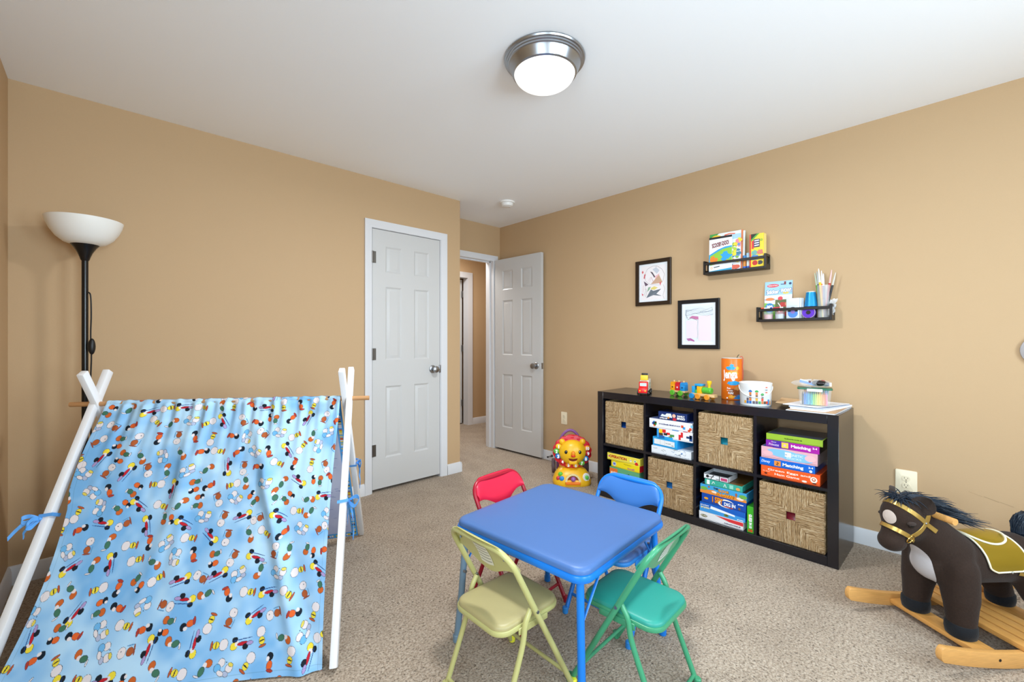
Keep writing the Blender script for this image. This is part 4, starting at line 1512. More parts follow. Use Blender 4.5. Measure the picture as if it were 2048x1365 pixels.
def drawing_a(a, w, h, M):
    def q(*pts):
        out = []
        for x, y in pts:
            u = (x - 160) / 333
            v = (y - (240 - 45 * u)) / ((682 - 22 * u) - (240 - 45 * u))
            out.append(((u - .5) * w, (.5 - v) * h))
        return out
    z = [.0082]

    def pl(c, *pts):
        z[0] += .00002
        a.use(P(c, .6)).poly(q(*pts), M, z[0])

    def ln(c, wd, *pts):
        z[0] += .00002
        a.use(P(c, .6)).line(q(*pts), wd, M, z[0])
    pl('#efe9ec', (185, 260), (470, 225), (470, 640), (185, 660))
    pl('#c3c9d6', (320, 290), (362, 262), (402, 300), (370, 342))
    pl('#e9b6bb', (345, 372), (402, 335), (385, 385), (358, 412))
    pl('#caa184', (300, 465), (395, 352), (436, 440), (410, 452))
    pl('#d9545e', (190, 322), (205, 305), (215, 325), (200, 345)); pl('#cf4a58', (222, 350), (240, 345), (225, 405), (213, 395)); pl('#d9545e', (400, 450), (425, 430), (412, 485)); pl('#d23a50', (190, 575), (212, 590), (198, 608))
    pl('#4e2f4f', (215, 430), (272, 470), (235, 492)); pl('#43283f', (292, 316), (318, 320), (352, 375), (340, 388), (318, 350))
    pl('#e2d06a', (300, 512), (340, 490), (382, 505), (345, 532), (305, 528)); pl('#7fa585', (255, 560), (270, 505), (300, 495), (285, 530))
    pl('#5b6675', (245, 632), (300, 528), (330, 545), (422, 520), (365, 580), (428, 606), (330, 596))
    ln('#4a4048', .0016, (235, 425), (228, 350), (260, 285), (320, 250), (375, 248), (430, 285), (458, 345), (440, 430))
    ln('#3d3a44', .0014, (365, 245), (362, 262)); ln('#c97f8a', .0014, (270, 430), (300, 380), (330, 440), (310, 380), (285, 440))
    ln('#5a5260', .0014, (240, 430), (290, 468), (400, 475)); ln('#b04a5a', .0014, (212, 480), (205, 570)); ln('#5f8f6a', .0014, (240, 540), (215, 610))
    ln('#3d3a44', .0014, (445, 470), (462, 520), (440, 600), (455, 640)); ln('#4a4048', .0014, (232, 500), (250, 560), (238, 620)); ln('#c99a9a', .0012, (215, 525), (250, 528))
    ln('#3c4654', .002, (255, 622), (320, 560), (400, 532)); ln('#8b98a8', .0016, (290, 610), (360, 560))


def drawing_b(a, w, h, M):
    def q(*pts):
        out = []
        for x, y in pts:
            u = (x - 665) / 393
            v = (y - (710 - 30 * u)) / (1188 - 710 + 30 * u)
            out.append(((u - .5) * w, (.5 - v) * h))
        return out
    z = [.0082]

    def pl(c, *pts):
        z[0] += .00002
        a.use(P(c, .6)).poly(q(*pts), M, z[0])

    def ln(c, wd, *pts):
        z[0] += .00001
        a.use(P(c, .6)).line(q(*pts), wd, M, z[0])
    pl('#dde4ec', (700, 735), (1028, 712), (1030, 1150), (705, 1150))
    pl('#e8dbe6', (715, 905), (850, 895), (855, 1100), (720, 1110)); pl('#ecdae2', (865, 845), (1005, 835), (1010, 1140), (862, 1140))
    rn = random.Random(2)
    for i in range(9):
        y = 765 + i * 8
        ln('#7c8896', .0013, *[(708 + k * 32 + rn.uniform(-6, 6), y + 16 * math.sin(k * .8 + i) + rn.uniform(-6, 6)) for k in range(11)])
    for i in range(4):
        ln('#6f7c8c', .0013, (712 + i * 5, 780), (706 + i * 4, 830), (724 + i * 4, 878))
    ln('#3f4650', .0015, (880, 795), (960, 765), (1022, 740)); ln('#5a8a62', .002, (1018, 745), (1022, 775))
    pl('#c0649a', (750, 870), (790, 845), (860, 852), (862, 888), (800, 880)); ln('#6a5f6c', .003, (735, 892), (780, 872), (850, 895))
    ln('#3a3f48', .0015, (857, 895), (850, 980), (855, 1060), (850, 1120)); ln('#c9a2bc', .0012, (862, 850), (868, 1135))
    for i in range(6):
        ln('#b0509a', .003, (720 + i * 4, 1118 + i * 5), (770, 1112 + i * 5), (815, 1140 + i * 2))


picture('child drawing of coloured shapes in the higher, dark brown frame', 1.61, 1.915, 1.458, 1.821, '#2c1d10', .030, drawing_a)
picture('pale scribbled child drawing in the lower, black frame', 1.247, 1.553, 1.115, 1.479, '#121216', .029, drawing_b)


# ------------------------------------------------------------------ spice-rack ledges and what they hold
RACK = mat('rack_black_brown', '#1c1714', .4, bump=.05, scale=40, stretch=(6, 1, 6))


def rack(label, y0, y1, z0):
    t = thing('wall_rack', label, 'shelf', (XB, (y0 + y1) / 2, z0))
    w, d, h, th = y1 - y0, .085, .096, .012
    MB().use(RACK).box(-d + .004, 0, -w / 2 + th, w / 2 - th, 0, th, .001, seg=1).build('bottom_board', t)
    MB().use(RACK).box(-d, -d + th, -w / 2 + th, w / 2 - th, .066, .083, .0015, seg=1).build('front_rail', t)
    MB().use(RACK).box(-d, -d + th, -w / 2 + th, w / 2 - th, 0.0, .016, .0015, seg=1).build('front_lip', t)
    for s_ in (-1, 1):
        a, b = (w / 2 - th, w / 2) if s_ > 0 else (-w / 2, -w / 2 + th)
        m = MB().use(RACK)
        m.box(-d, -d + .018, a, b, 0, h, .001, seg=1).box(-.016, 0, a, b, 0, h, .001, seg=1).box(-d + .018, -.016, a, b, 0, .03).box(-d + .018, -.016, a, b, h - .016, h)
        m.build('end_panel', t)
    return t


R1 = (.928, 1.332, 1.644)
R2 = (.580, .986, 1.297)
rack('upper black wall rack holding coloring books and a yellow box', *R1)
rack('lower black wall rack holding a sticker pad and markers', *R2)
z1, z2 = R1[2] + .0125, R2[2] + .0125
FR_X = XB - .085 + .0125     # just behind the front rails


def upright(name, label, cat, y0, y1, z0, h, x, th, paint, lean=0.0, group=None, side=None):
    """thin upright thing standing in a rack, printed side towards the room"""
    w = y1 - y0
    mb = MB()
    base = paint(mb, w, h, None)
    mb.use(P(base, .4)).box(0, th, -w / 2, w / 2, 0, h, .001, seg=1)
    if side:
        mb.use(P(side, .5)).rect(.001, th - .001, .002, h - .002, frame((0, -w / 2 - .0004, 0), (1, 0, 0), (0, 0, 1), (0, -1, 0)))
    paint(mb, w, h, FX(0, h / 2, -.0006))
    o = mb.build(name)
    tag(o, label, cat, group, (x, (y0 + y1) / 2, z0))
    o.rotation_euler = (0, lean, 0)
    return o


def p_pad(m, w, h, M):
    if M:
        m.use(P('#15151a')).rect(-w / 2, w / 2, h * .44, h * .5, M)
        m.use(P('#2b9fd8')).poly([(-w * .5, h * .0), (-w * .1, h * .13), (w * .2, h * .19), (w * .5, h * .2), (w * .5, h * .15), (-w * .5, -h * .3)], M, .0001)
        m.use(P('#8cc63e')).poly([(-w * .45, -h * .03), (w * .1, h * .13), (w * .5, h * .16), (w * .5, -h * .3), (-w * .45, -h * .3)], M, .0002)
        m.use(P('#2aa0df')).poly(blob(w * .22, -h * .08, w * .22, h * .13, 4, .5), M, .0003)
        m.use(P('#e8862a')).poly(blob(-w * .3, -h * .17, w * .17, h * .12, 8, .3), M, .0004).use(P('#d9702a')).poly(blob(w * .3, -h * .25, w * .16, h * .05, 9, .3), M, .0004)
        m.use(P('#e9eef2')).poly([(-w * .5, -h * .31), (w * .5, -h * .22), (w * .5, -h * .44), (-w * .5, -h * .44)], M, .0005)
        m.use(P('#2a9fc9')).poly([(-w * .5, -h * .5), (w * .5, -h * .5), (w * .5, -h * .42), (-w * .5, -h * .47)], M, .0006)
        tx(m, '#7a1f2a', 'SCOOBY-DOO!', w * .0, h * .28, w * .74, h * .13, M, bold=.04, rot=R(7), z=.0007)
        m.use(P('#e8a02a')).disc(-w * .38, -h * .38, .008, M, .0007).use(P('#f2f4f4')).disc(-w * .38, -h * .38, .005, M, .0009)
        m.use(P('#30363c')).line([(-w * .28, -h * .37), (-w * .02, -h * .35)], .006, M, .0007)
    return '#efeff2'


def p_book(m, w, h, M):
    if M:
        m.use(P('#3f9a48')).poly([(-w * .5, h * .5), (-w * .2, h * .5), (-w * .5, h * .3)], M, .0001)
        m.use(P('#f0c526')).disc(-w * .28, h * .36, w * .2, M, .0002, ry=h * .1).use(P('#3f9a48')).disc(-w * .3, h * .33, w * .13, M, .0003, ry=h * .055)
        m.use(P('#a9d0ea')).poly([(-w * .05, h * .42), (w * .5, h * .42), (w * .5, h * .3), (-w * .05, h * .3)], M, .0002)
        m.use(P('#e06a4a')).line([(w * -.02, h * .43), (w * .15, h * .45), (w * .32, h * .43)], .008, M, .0003)
        rn = random.Random(11)
        for i in range(34):
            c = ('#a6c93a', '#f2d43a', '#e6b22a', '#5f8fd0', '#e88a9a', '#3f7f9a', '#f4f0e2', '#7fb24a')[i % 8]
            m.use(P(c)).poly(blob(rn.uniform(.18, .46) * w, rn.uniform(-.38, .26) * h, rn.uniform(.008, .018), rn.uniform(.008, .018), i, .3, 16), M, .0004 + i * .00002)
        m.use(P('#d8604a')).poly(blob(w * .3, -h * .42, w * .18, h * .06, 21, .3), M, .0012)
    return '#e6ecf2'


def p_plain(c):
    return lambda m, w, h, M: c


G = 'books standing in the upper wall rack'
upright('coloring_pad', 'small coloring pad with black top edge, front of the upper rack', 'book', 1.143, 1.297, z1, .246, FR_X + .001, .008, p_pad, R(1.5), G)
upright('coloring_book', 'larger coloring book with yellow smile shape behind the coloring pad', 'book', 1.092, 1.300, z1, .272, FR_X + .012, .007, p_book, R(3), G, '#e8e6e2')
upright('coloring_book', 'thin orange-edged coloring book right behind the large coloring book', 'book', 1.084, 1.29, z1, .274, FR_X + .0215, .006, p_plain('#e07a4a'), R(3), G, '#e8a07a')
upright('coloring_book', 'white and teal coloring book at the back of the upper rack', 'book', 1.072, 1.27, z1, .268, FR_X + .030, .009, p_plain('#e3ebee'), R(3), G, '#b9d3d6')


def p_ybox(m, w, h, M):
    if M:
        m.use(P('#d8402a')).rect(-w * .5, -w * .4, -h * .5, h * .5, M, .0001).use(P('#1d2a1c')).poly([(-w * .4, h * .5), (w * .05, h * .5), (-w * .4, h * .34)], M, .0001).use(P('#4fa83a')).poly([(w * .05, h * .5), (w * .2, h * .5), (-w * .4, h * .28), (-w * .4, h * .34)], M, .0002)
        m.use(P('#2f2c52')).rect(-w * .22, w * .22, h * .1, h * .34, M, .0003).use(P('#d83a3a')).rect(-w * .35, -w * .2, h * .06, h * .3, M, .0004)
        m.use(P('#e9e6f2'))
        for k in range(3):
            m.line([(-w * .16, h * (.29 - k * .07)), (w * .17, h * (.3 - k * .07))], .008, M, .0005)
        m.use(P('#a7b83a')).disc(w * .33, h * .3, .009, M, .0003)
        m.use(P('#6fb0a8')).poly(blob(-w * .15, -h * .06, .02, .016, 3), M, .0004).use(P('#d87a6a')).poly(blob(w * .25, -h * .05, .018, .016, 5), M, .0005).use(P('#4f8fd0')).rect(-w * .36, w * .1, -h * .27, -h * .13, M, .0004).use(P('#e9d9b0')).poly(blob(w * .3, -h * .2, .014, .012, 6), M, .0004)
        m.use(P('#c02a2a')).disc(-w * .12, -h * .36, .016, M, .0006, ry=.016).use(P('#3a3f46')).poly(blob(w * .25, -h * .36, .014, .014, 7), M, .0004).use(P('#e8d22a')).rect(w * .38, w * .46, -h * .48, -h * .3, M, .0003)
    return '#f2d22c'


upright('modelling_box', 'yellow and red boxed modelling set in the upper wall rack', 'box', .945, 1.03, z1, .222, FR_X + .001, .05, p_ybox, 0, None, '#f3e08a')
for i, (y, hgt, cap, body) in enumerate(((1.068, .092, '#3f7fb8', '#d98a3a'), (1.046, .106, '#a9cfe8', '#dfe7ea'))):
    m = MB().use(P('#2f66c8', .4)).cyl(.0105, .018, None, 20, .001).use(P(body, .4)).cyl(.0098, .05, T(z=.018), 20).use(P(cap, .35)).cyl(.0112, hgt - .068, T(z=.068), 20, .002)
    tag(m.build('glue_stick'), ('short glue stick with dark blue cap beside the books', 'tall glue stick with pale blue cap beside the yellow box')[i], 'glue stick', None, (FR_X + .022, y, z1))


def p_stick(m, w, h, M):
    if M:
        m.use(P('#9cc8ec')).rect(-w * .5, w * .5, h * .14, h * .5, M, .0001)
        m.use(P('#d5404a')).disc(-w * .2, h * .39, w * .22, M, .0003, ry=h * .045)
        tx(m, '#ffffff', 'Melissa & Doug', -w * .2, h * .39, w * .34, h * .035, M, bold=.02, z=.0005)
        tx(m, '#2a5f9a', 'Sticker', -w * .2, h * .23, w * .5, h * .13, M, bold=.09, rot=R(3), z=.0004)
        tx(m, '#ffffff', 'Sticker', -w * .2, h * .23, w * .46, h * .11, M, bold=.04, rot=R(3), z=.0006)
        m.use(P('#f2c832')).disc(w * .27, h * .19, w * .12, M, .0003, ry=h * .03)
        tx(m, '#2a4f8a', 'WOW!', w * .27, h * .25, w * .42, h * .13, M, bold=.09, z=.0004)
        tx(m, '#ffffff', 'WOW!', w * .27, h * .25, w * .38, h * .11, M, bold=.04, z=.0006)
        m.use(P('#7a2a28')).rect(w * .2, w * .27, h * .4, h * .48, M, .0004).use(P('#26365e')).rect(w * .08, w * .2, h * .405, h * .425, M, .0004).disc(w * .42, h * .42, .008, M, .0004)
        m.use(P('#e0864a')).disc(-w * .3, h * .04, w * .16, M, .0003, ry=h * .04).use(P('#8f97b4')).disc(-w * .3, h * .03, w * .2, M, .0002, ry=h * .03)
        m.use(P('#7ab648')).poly([(-w * .5, -h * .05), (-w * .1, -h * .1), (-w * .1, -h * .5), (-w * .5, -h * .5)], M, .0002).use(P('#5c6a3a')).rect(-w * .1, w * .42, -h * .5, h * .02, M, .0002)
        m.use(P('#2c86c0')).disc(-w * .3, -h * .19, w * .17, M, .0004, ry=h * .13)
        tx(m, '#ffffff', '300', -w * .3, -h * .16, w * .22, h * .08, M, bold=.05, z=.0006)
        m.use(P('#b9bcc2')).line([(w * .1, h * .1), (w * .4, h * .08)], .002, M, .0004).line([(w * .1, h * .06), (w * .4, h * .04)], .002, M, .0004)
        m.use(P('#c9302e')).poly([(-w * .02, -h * .3), (w * .1, -h * .05), (w * .3, -h * .06), (w * .42, -h * .2), (w * .36, -h * .4), (w * .0, -h * .44)], M, .0004)
        m.use(P('#d8404a')).disc(w * .08, h * .05, w * .09, M, .0005, ry=h * .05).use(P('#5d6a3c')).disc(w * .24, -h * .24, w * .07, M, .0006, ry=h * .08).use(P('#d98a5a')).disc(w * .32, -h * .1, w * .07, M, .0006, ry=h * .05)
        m.use(P('#f2f0ee')).line([(w * .0, -h * .06), (w * .1, -h * .16), (w * .05, -h * .3)], .005, M, .0008)
    return '#f2f3f5'


upright('sticker_pad', 'light blue and white sticker pad at the left of the lower rack', 'book', .80, .958, z2, .253, FR_X + .045, .008, p_stick, R(6), None, '#7a2f3a')
# two small clear jars in front of the pad, a pen across the rail
JAR = mat('clear_jar', '#eef1f3', .1, alpha=.3, spec=.6)
for i, (y, c, cc, lab) in enumerate(((.926, '#a86a6a', '#d9a0a0', 'small clear jar with reddish contents at the left end of the lower rack'), (.86, '#8f949c', '#c3c9d2', 'small clear jar with silvery contents second from left in the lower rack'))):
    t = thing('craft_jar', lab, 'jar', (FR_X + .03, y, z2), 0, 'small jars in the lower rack')
    MB().use(P(cc, .35)).lathe([(0, .001), (.024, .001), (.0265, .03), (.027, .034), (0, .034)], 28).use(P(c, .4)).disc(.004, .002, .013, T(z=.0345)).build('contents', t)
    MB().use(JAR).lathe([(.0285, .052), (.0285, .049), (.0275, .048), (.0255, 0), (0, 0)], 28).build('glass', t)
m = MB().use(P('#f2f2f2', .35)).cyl(.004, .125, T(0, 0, 0, R(90)), 12).use(P('#e8502e', .4)).cyl(.0043, .018, T(0, -.0, 0, R(90)), 12).use(P('#1f3f9a', .4)).cyl(.0042, .014, T(0, -.052, 0, R(90)), 12).use(P('#c83a4a', .4)).cyl(.0042, .04, T(0, -.068, 0, R(90)), 12)
tag(m.build('pen'), 'white and red pen lying along the rail of the lower rack', 'pen', None, (XB - .079, .958, R2[2] + .0872))
# clear packs
for i in range(3):
    m = MB().use(P(('#d5dde4', '#dfe5ea', '#cfd8df')[i], .15)).box(0, .009, -.036, .036, 0, .13, .002)
    if i == 0:
        m.use(P('#4f86d0', .4)).disc(-.0, .035, .027, FX(0, 0, -.0006)).use(P('#2a2f38')).poly([(.027 * math.cos(a), .045 + .03 * math.sin(a)) for a in [PI * k / 12 for k in range(13)]], FX(0, 0, -.0008)).use(P('#8a6fb8')).disc(0, .045, .012, FX(0, 0, -.001))
        m.use(P('#a9b4bd')).line([(-.03, .08), (.03, .083)], .0015, FX(0, 0, -.0006)).use(P('#f4f6f8')).disc(0, .12, .006, FX(0, 0, -.0006), ry=.003)
    tag(m.build('clear_packet'), ('front clear packet with blue round print in the lower rack', 'middle clear packet behind the blue round print', 'rearmost clear packet against the wall in the lower rack')[i], 'packet', 'clear packets in the lower rack', (FR_X + .006 + i * .0125, .783 - i * .008, z2))
# purple spool and blue ribbon spool
t = thing('ribbon_spool', 'purple spool facing out in the lower rack', 'spool', (FR_X + .001, .7, z2 + .0365))
MB().use(mat('purple_foil', '#6a3fd0', .25, .3)).lathe([(.012, 0), (.036, .0), (.037, .004), (.037, .014), (.036, .018), (.012, .018)], 40, FX(0, 0, .018)).use(P('#c9b98a', .4)).lathe([(.0365, .0165), (.0345, .0185), (.033, .0187), (.033, .0165)], 40, FX(0, 0, .018)).build('ribbon', t)
MB().use(BLACK).cyl(.0122, .0195, FX(0, 0, .0185), 20).build('core', t)
m = MB().use(mat('blue_foil', '#1f8fd0', .25, .4, bump=.2, scale=60, stretch=(6, 6, .4))).lathe([(0, .074), (.035, .074), (.0245, .163), (0, .163)], 36).use(P('#d8d0c0')).lathe([(.0248, .161), (.025, .166), (.01, .166)], 30).use(BLACK).lathe([(0, 0), (.030, 0), (.030, .07), (.036, .074), (0, .074)], 30)
tag(m.build('ribbon_cone'), 'shiny blue ribbon cone standing behind the purple spool', 'ribbon', None, (XB - .038, .694, z2))
# marker cup
CUP = mat('cloudy_cup', '#eef0f2', .2, alpha=.42)
t = thing('marker_cup', 'ribbed clear cup of markers at the right end of the lower rack', 'cup', (XB - .041, .629, z2))
pr = [(0, .0), (.027, 0), (.028, .003)]
for i in range(1, 40):
    z = .003 + i * .005
    pr.append((.028 + .0045 * z / .2 + (.0012 if i % 2 and i > 22 else 0), z))
MB().use(CUP).lathe(pr, 36).build('cup_body', t)
for y, x, tip, c, cap, lab in ((.656, 0, (.026, .05, .28), '#5fae4a', '#c9d6c0', 'green marker leaning left in the clear cup'), (.642, .006, (.0, .034, .285), '#1f3f6a', '#b9c4c9', 'dark blue marker behind the yellow one'),
                               (.636, -.012, (-.008, .024, .30), '#f2c81e', '#f4f1e4', 'yellow marker standing tallest in the clear cup'), (.632, .005, (.004, .012, .288), '#e8802e', '#e9e4da', 'orange marker just right of the yellow one'),
                               (.626, .004, (.004, .002, .27), '#27306a', '#dfe3e6', 'navy marker in the middle of the cup'), (.61, 0, (.0, -.04, .287), '#c4201e', '#e4b9b4', 'red marker leaning right in the clear cup'),
                               (.606, -.004, (-.006, -.06, .268), '#22242a', '#c9c4b8', 'black marker leaning furthest right in the cup')):
    c0 = Vector((XB - .041 + x * .4, .629 + (y - .629) * .25, z2 + .004))
    c1 = Vector((XB - .041 + tip[0], .629 + tip[1], z2 + tip[2]))
    k = lambda s_: tuple(c0.lerp(c1, s_) - c0)
    m = MB().use(P(c, .4)).tube([k(0), k(.3), k(.72)], [.0045, .0055, .0062], 12).use(P(cap, .4)).tube([k(.72), k(.86), k(.95), k(1)], [.0058, .005, .0036, .002], 12)
    tag(m.build('marker'), lab, 'marker', 'markers in the clear cup', tuple(c0))
m = MB().use(mat('crumpled_film', '#eef0f2', .15, alpha=.45)).grid(lambda u, v: (.012 * math.sin(6.28 * u) + .004 * math.sin(25 * u + 9 * v), .016 * math.cos(6.28 * u) * (.4 + v) + .006 * math.sin(18 * v), .05 + .09 * v + .006 * math.sin(20 * u)), 20, 10, True)
tag(m.build('film_scrap'), 'crumpled scrap of clear film beside the marker cup', 'wrapper', None, (XB - .03, .588, z2 - .03))

# ------------------------------------------------------------------ round plaque at the frame's right edge
t = thing('wall_plaque', 'round grey plaque with black and red stripe at right edge of the photo', 'wall decoration', (XB, -.215, 1.127))
MB().use(mat('plaque_grey', '#a9a4a4', .4)).lathe([(0, 0), (.07, 0), (.075, .004), (.074, .012), (.06, .018), (0, .022)], 48, FX(0, 0, 0)).build('disc', t)
m = MB()
for c, o0, o1 in (('#17171b', -.018, -.002), ('#a3222e', -.04, -.018), ('#5d8a94', -.075, -.04)):
    pts = []
    n = 14
    a = R(33)
    for o in (o0, o1):
        L = math.sqrt(max(0, .0735 ** 2 - o * o))
        row = [(-L + 2 * L * i / n, o) for i in range(n + 1)]
        pts.append(row)
    v = []
    for row in pts:
        for x, y in row:
            r_ = math.hypot(x, y)
            X, Y = x * math.cos(a) - y * math.sin(a), x * math.sin(a) + y * math.cos(a)
            v.append((X, Y, (.0225 - .0045 * r_ / .06 if r_ < .06 else .018 - .006 * (r_ - .06) / .014) + .0008))
    m.use(P(c, .4)).add(v, [(i, i + 1, n + 2 + i, n + 1 + i) for i in range(n)], FX(0, 0, 0))
m.build('stripe', t)

# ------------------------------------------------------------------ floor lamp in the left corner
t = thing('floor_lamp', 'black uplighter floor lamp with white bowl shade in the left corner', 'lamp', (-.076, 2.986, 0))
MB().use(BLACK).lathe([(0, 0), (.13, 0), (.132, .006), (.13, .014), (.04, .028), (.018, .034), (.0135, .05), (0, .05)], 48).build('base', t)
LB = mat('black_enamel', '#0e0e10', .22)
MB().use(LB).cyl(.0125, 1.54, T(z=.04), 24).build('pole', t)
MB().use(LB).lathe([(.0128, 1.565), (.0165, 1.57), (.02, 1.583), (.028, 1.605), (.042, 1.63), (.056, 1.648), (.058, 1.652), (0, 1.652)], 40).build('shade_holder', t)
MB().use(mat('opal_plastic', '#eeeeea', .35, trans=.0)).lathe([(0, 1.640), (.05, 1.643), (.078, 1.653), (.104, 1.676), (.124, 1.708), (.137, 1.74), (.1425, 1.764), (.1405, 1.765), (.135, 1.741), (.122, 1.71), (.102, 1.679), (.076, 1.656), (.05, 1.647), (0, 1.645)][::-1], 64).build('lamp_shade', t)
dx, dy = .68, -.73
crd = smooth_path([(.012 * dx, .012 * dy, 1.405), (.02 * dx, .02 * dy, 1.41), (.03 * dx, .03 * dy, 1.39), (.033 * dx, .033 * dy, 1.3), (.03 * dx, .03 * dy, 1.2), (.034 * dx, .034 * dy, 1.1), (.03 * dx, .03 * dy, .95), (.034 * dx, .034 * dy, .6), (.05 * dx, .05 * dy, .1), (.1, -.11, .006), (.2, .05, .005)], 6)
cord = MB().use(BLACK).tube(crd, .003, 8).build('cord', t)
MB().use(BLACK).ell((.036 * dx, .036 * dy, 1.145), (.014, .014, .04), 20).build('switch', cord)
# ------------------------------------------------------------------ A-frame play tent
t = thing('play_tent', 'white-poled A-frame play tent with blue printed cloth along the closet wall', 'tent', (0, 0, 0))
TENT = t
TW = mat('white_tent_wood', '#eceef2', .4, bump=.05, scale=40, stretch=(4, 4, .5))
NN = Vector((-.841, .541, 0))
CR_ = Vector((.845, 2.06, .897))
CL_ = CR_ + NN * 1.04


def bar(mb, p0, p1, w, d, side):
    p0, p1 = Vector(p0), Vector(p1)
    ez = (p1 - p0).normalized()
    ex = Vector(side)
    ex = (ex - ez * ex.dot(ez)).normalized()
    ey = ez.cross(ex)
    L = (p1 - p0).length
    mb.box(-w / 2, w / 2, -d / 2, d / 2, 0, L, .003, frame(p0, ex, ey, ez), 2)


off = .0140
POLES = {'FR': ((.582, 1.558, .012), (.887, 2.132, 1.036), -off), 'BR': ((1.134, 2.534, .012), (.796, 1.991, 1.039), off * .9),
         'FL': ((-.305, 2.165, .012), (.012, 2.694, 1.036), off * .9), 'BL': ((.245, 3.085, .012), (-.079, 2.553, 1.039), -off * .9)}
for k_, (a, b, o) in POLES.items():
    m = MB().use(TW)
    bar(m, Vector(a) - NN * 0 + NN * (o * .5), Vector(b) + NN * (o * .5), .0255, .034, NN)
    m.build('pole', TENT)
MB().use(mat('oak_dowel', '#b98a5c', .5, bump=.08, scale=40)).tube([CR_ - NN * .1, CR_ * .5 + CL_ * .5, CL_ + NN * .1], .0105, 14).build('dowel', TENT)

# printed cloth: a mottled blue ground with scattered little generic motifs, drawn into a colour attribute
def srgb(h):
    return np.array(lin(h)[:3])


def mottled(nu, nv, seed, a, b):
    rs = np.random.RandomState(seed)
    out = np.zeros((nv, nu))
    for s_, w in ((6, .5), (14, .3), (34, .2)):
        g = rs.rand(s_ + 2, s_ + 2)
        x = np.linspace(0, s_ * 1.0, nu)
        y = np.linspace(0, s_ * 1.0, nv)
        xi, yi = x.astype(int), y.astype(int)
        fx, fy = x - xi, y - yi
        fx, fy = fx * fx * (3 - 2 * fx), fy * fy * (3 - 2 * fy)
        g00, g10 = g[np.ix_(yi, xi)], g[np.ix_(yi, xi + 1)]
        g01, g11 = g[np.ix_(yi + 1, xi)], g[np.ix_(yi + 1, xi + 1)]
        out += w * ((g00 * (1 - fx) + g10 * fx) * (1 - fy)[:, None] + (g01 * (1 - fx) + g11 * fx) * fy[:, None])
    out = np.clip((out - .3) / .4, 0, 1)[..., None]
    return srgb(a) * (1 - out) + srgb(b) * out


INK = '#2b3550'


def stamp(img, px, x, y, ang, parts):
    """paint rotated ellipses (dx, dy, rx, ry, colour, outline) of a motif at x, y metres"""
    nv, nu = img.shape[:2]
    c, s_ = math.cos(ang), math.sin(ang)
    rad = .06
    i0, i1 = max(0, int((x - rad) / px)), min(nu, int((x + rad) / px) + 1)
    j0, j1 = max(0, int((y - rad) / px)), min(nv, int((y + rad) / px) + 1)
    if i0 >= i1 or j0 >= j1:
        return
    X, Y = np.meshgrid(np.arange(i0, i1) * px - x, np.arange(j0, j1) * px - y)
    U, V = X * c + Y * s_, -X * s_ + Y * c
    sub = img[j0:j1, i0:i1]
    for dx, dy, rx, ry, col, line in parts:
        g = 1.32 if col == CREAM and rx > .008 else 1.12
        dx, dy, rx, ry = dx * 1.25, dy * 1.25, rx * g, ry * g
        if line:
            sub[((U - dx) / (rx + .0013)) ** 2 + ((V - dy) / (ry + .0013)) ** 2 < 1] = srgb(INK)
        sub[np.abs((U - dx) / rx) ** 2.2 + np.abs((V - dy) / ry) ** 2.2 < 1] = srgb(col)


CREAM = '#dcd6da'
MOTIFS = [
    [(0, .017, .0115, .011, CREAM, 1), (0, -.004, .0085, .0095, '#e2cf3c', 1), (0, -.004, .0085, .0018, '#2a2a2e', 0), (0, -.0165, .011, .0028, '#b2552f', 1)],
    [(0, .018, .011, .010, CREAM, 1), (-.003, .02, .0016, .0016, INK, 0), (.002, -.004, .010, .010, '#a8572e', 1), (.0, -.015, .014, .0025, '#8a4a3a', 0), (-.012, -.004, .0018, .012, '#5f95c4', 0)],
    [(-.012, .014, .011, .009, '#c2602a', 1), (-.004, .008, .006, .007, CREAM, 0), (-.002, -.006, .008, .011, '#3f6f5a', 1), (.006, -.018, .008, .002, CREAM, 1)],
    [(.004, .015, .0105, .0098, '#16202c', 0), (.009, .009, .005, .006, CREAM, 0), (0, -.004, .0085, .011, '#d8602a', 1), (-.004, -.015, .010, .0035, '#a83a2e', 1)],
    [(-.020, .006, .0105, .0095, '#e6d23e', 1), (-.012, .002, .006, .007, CREAM, 0), (-.018, -.008, .009, .007, '#18202a', 0), (.004, .004, .016, .0042, '#b8202e', 1), (.012, .012, .009, .008, '#18202a', 0), (.024, .006, .010, .0045, '#a592c4', 1), (.004, -.006, .03, .0012, '#1f4a8a', 0)],
    [(-.014, .006, .009, .0085, CREAM, 1), (-.014, .014, .008, .004, '#d9c85a', 1), (.012, .008, .0085, .008, CREAM, 1), (.016, -.006, .010, .009, '#6aaee0', 1), (-.012, -.008, .009, .006, '#a9b4d0', 1), (.002, -.012, .009, .0045, CREAM, 1), (.0, .014, .0016, .0016, INK, 0)],
    [(-.014, .004, .008, .010, '#d8642c', 1), (-.014, -.010, .009, .008, '#16202c', 0), (-.009, -.012, .004, .005, CREAM, 0), (.013, -.004, .010, .009, '#c2602a', 1), (.010, .010, .0075, .010, '#3f6f5a', 1), (.012, .021, .007, .002, CREAM, 1)],
]


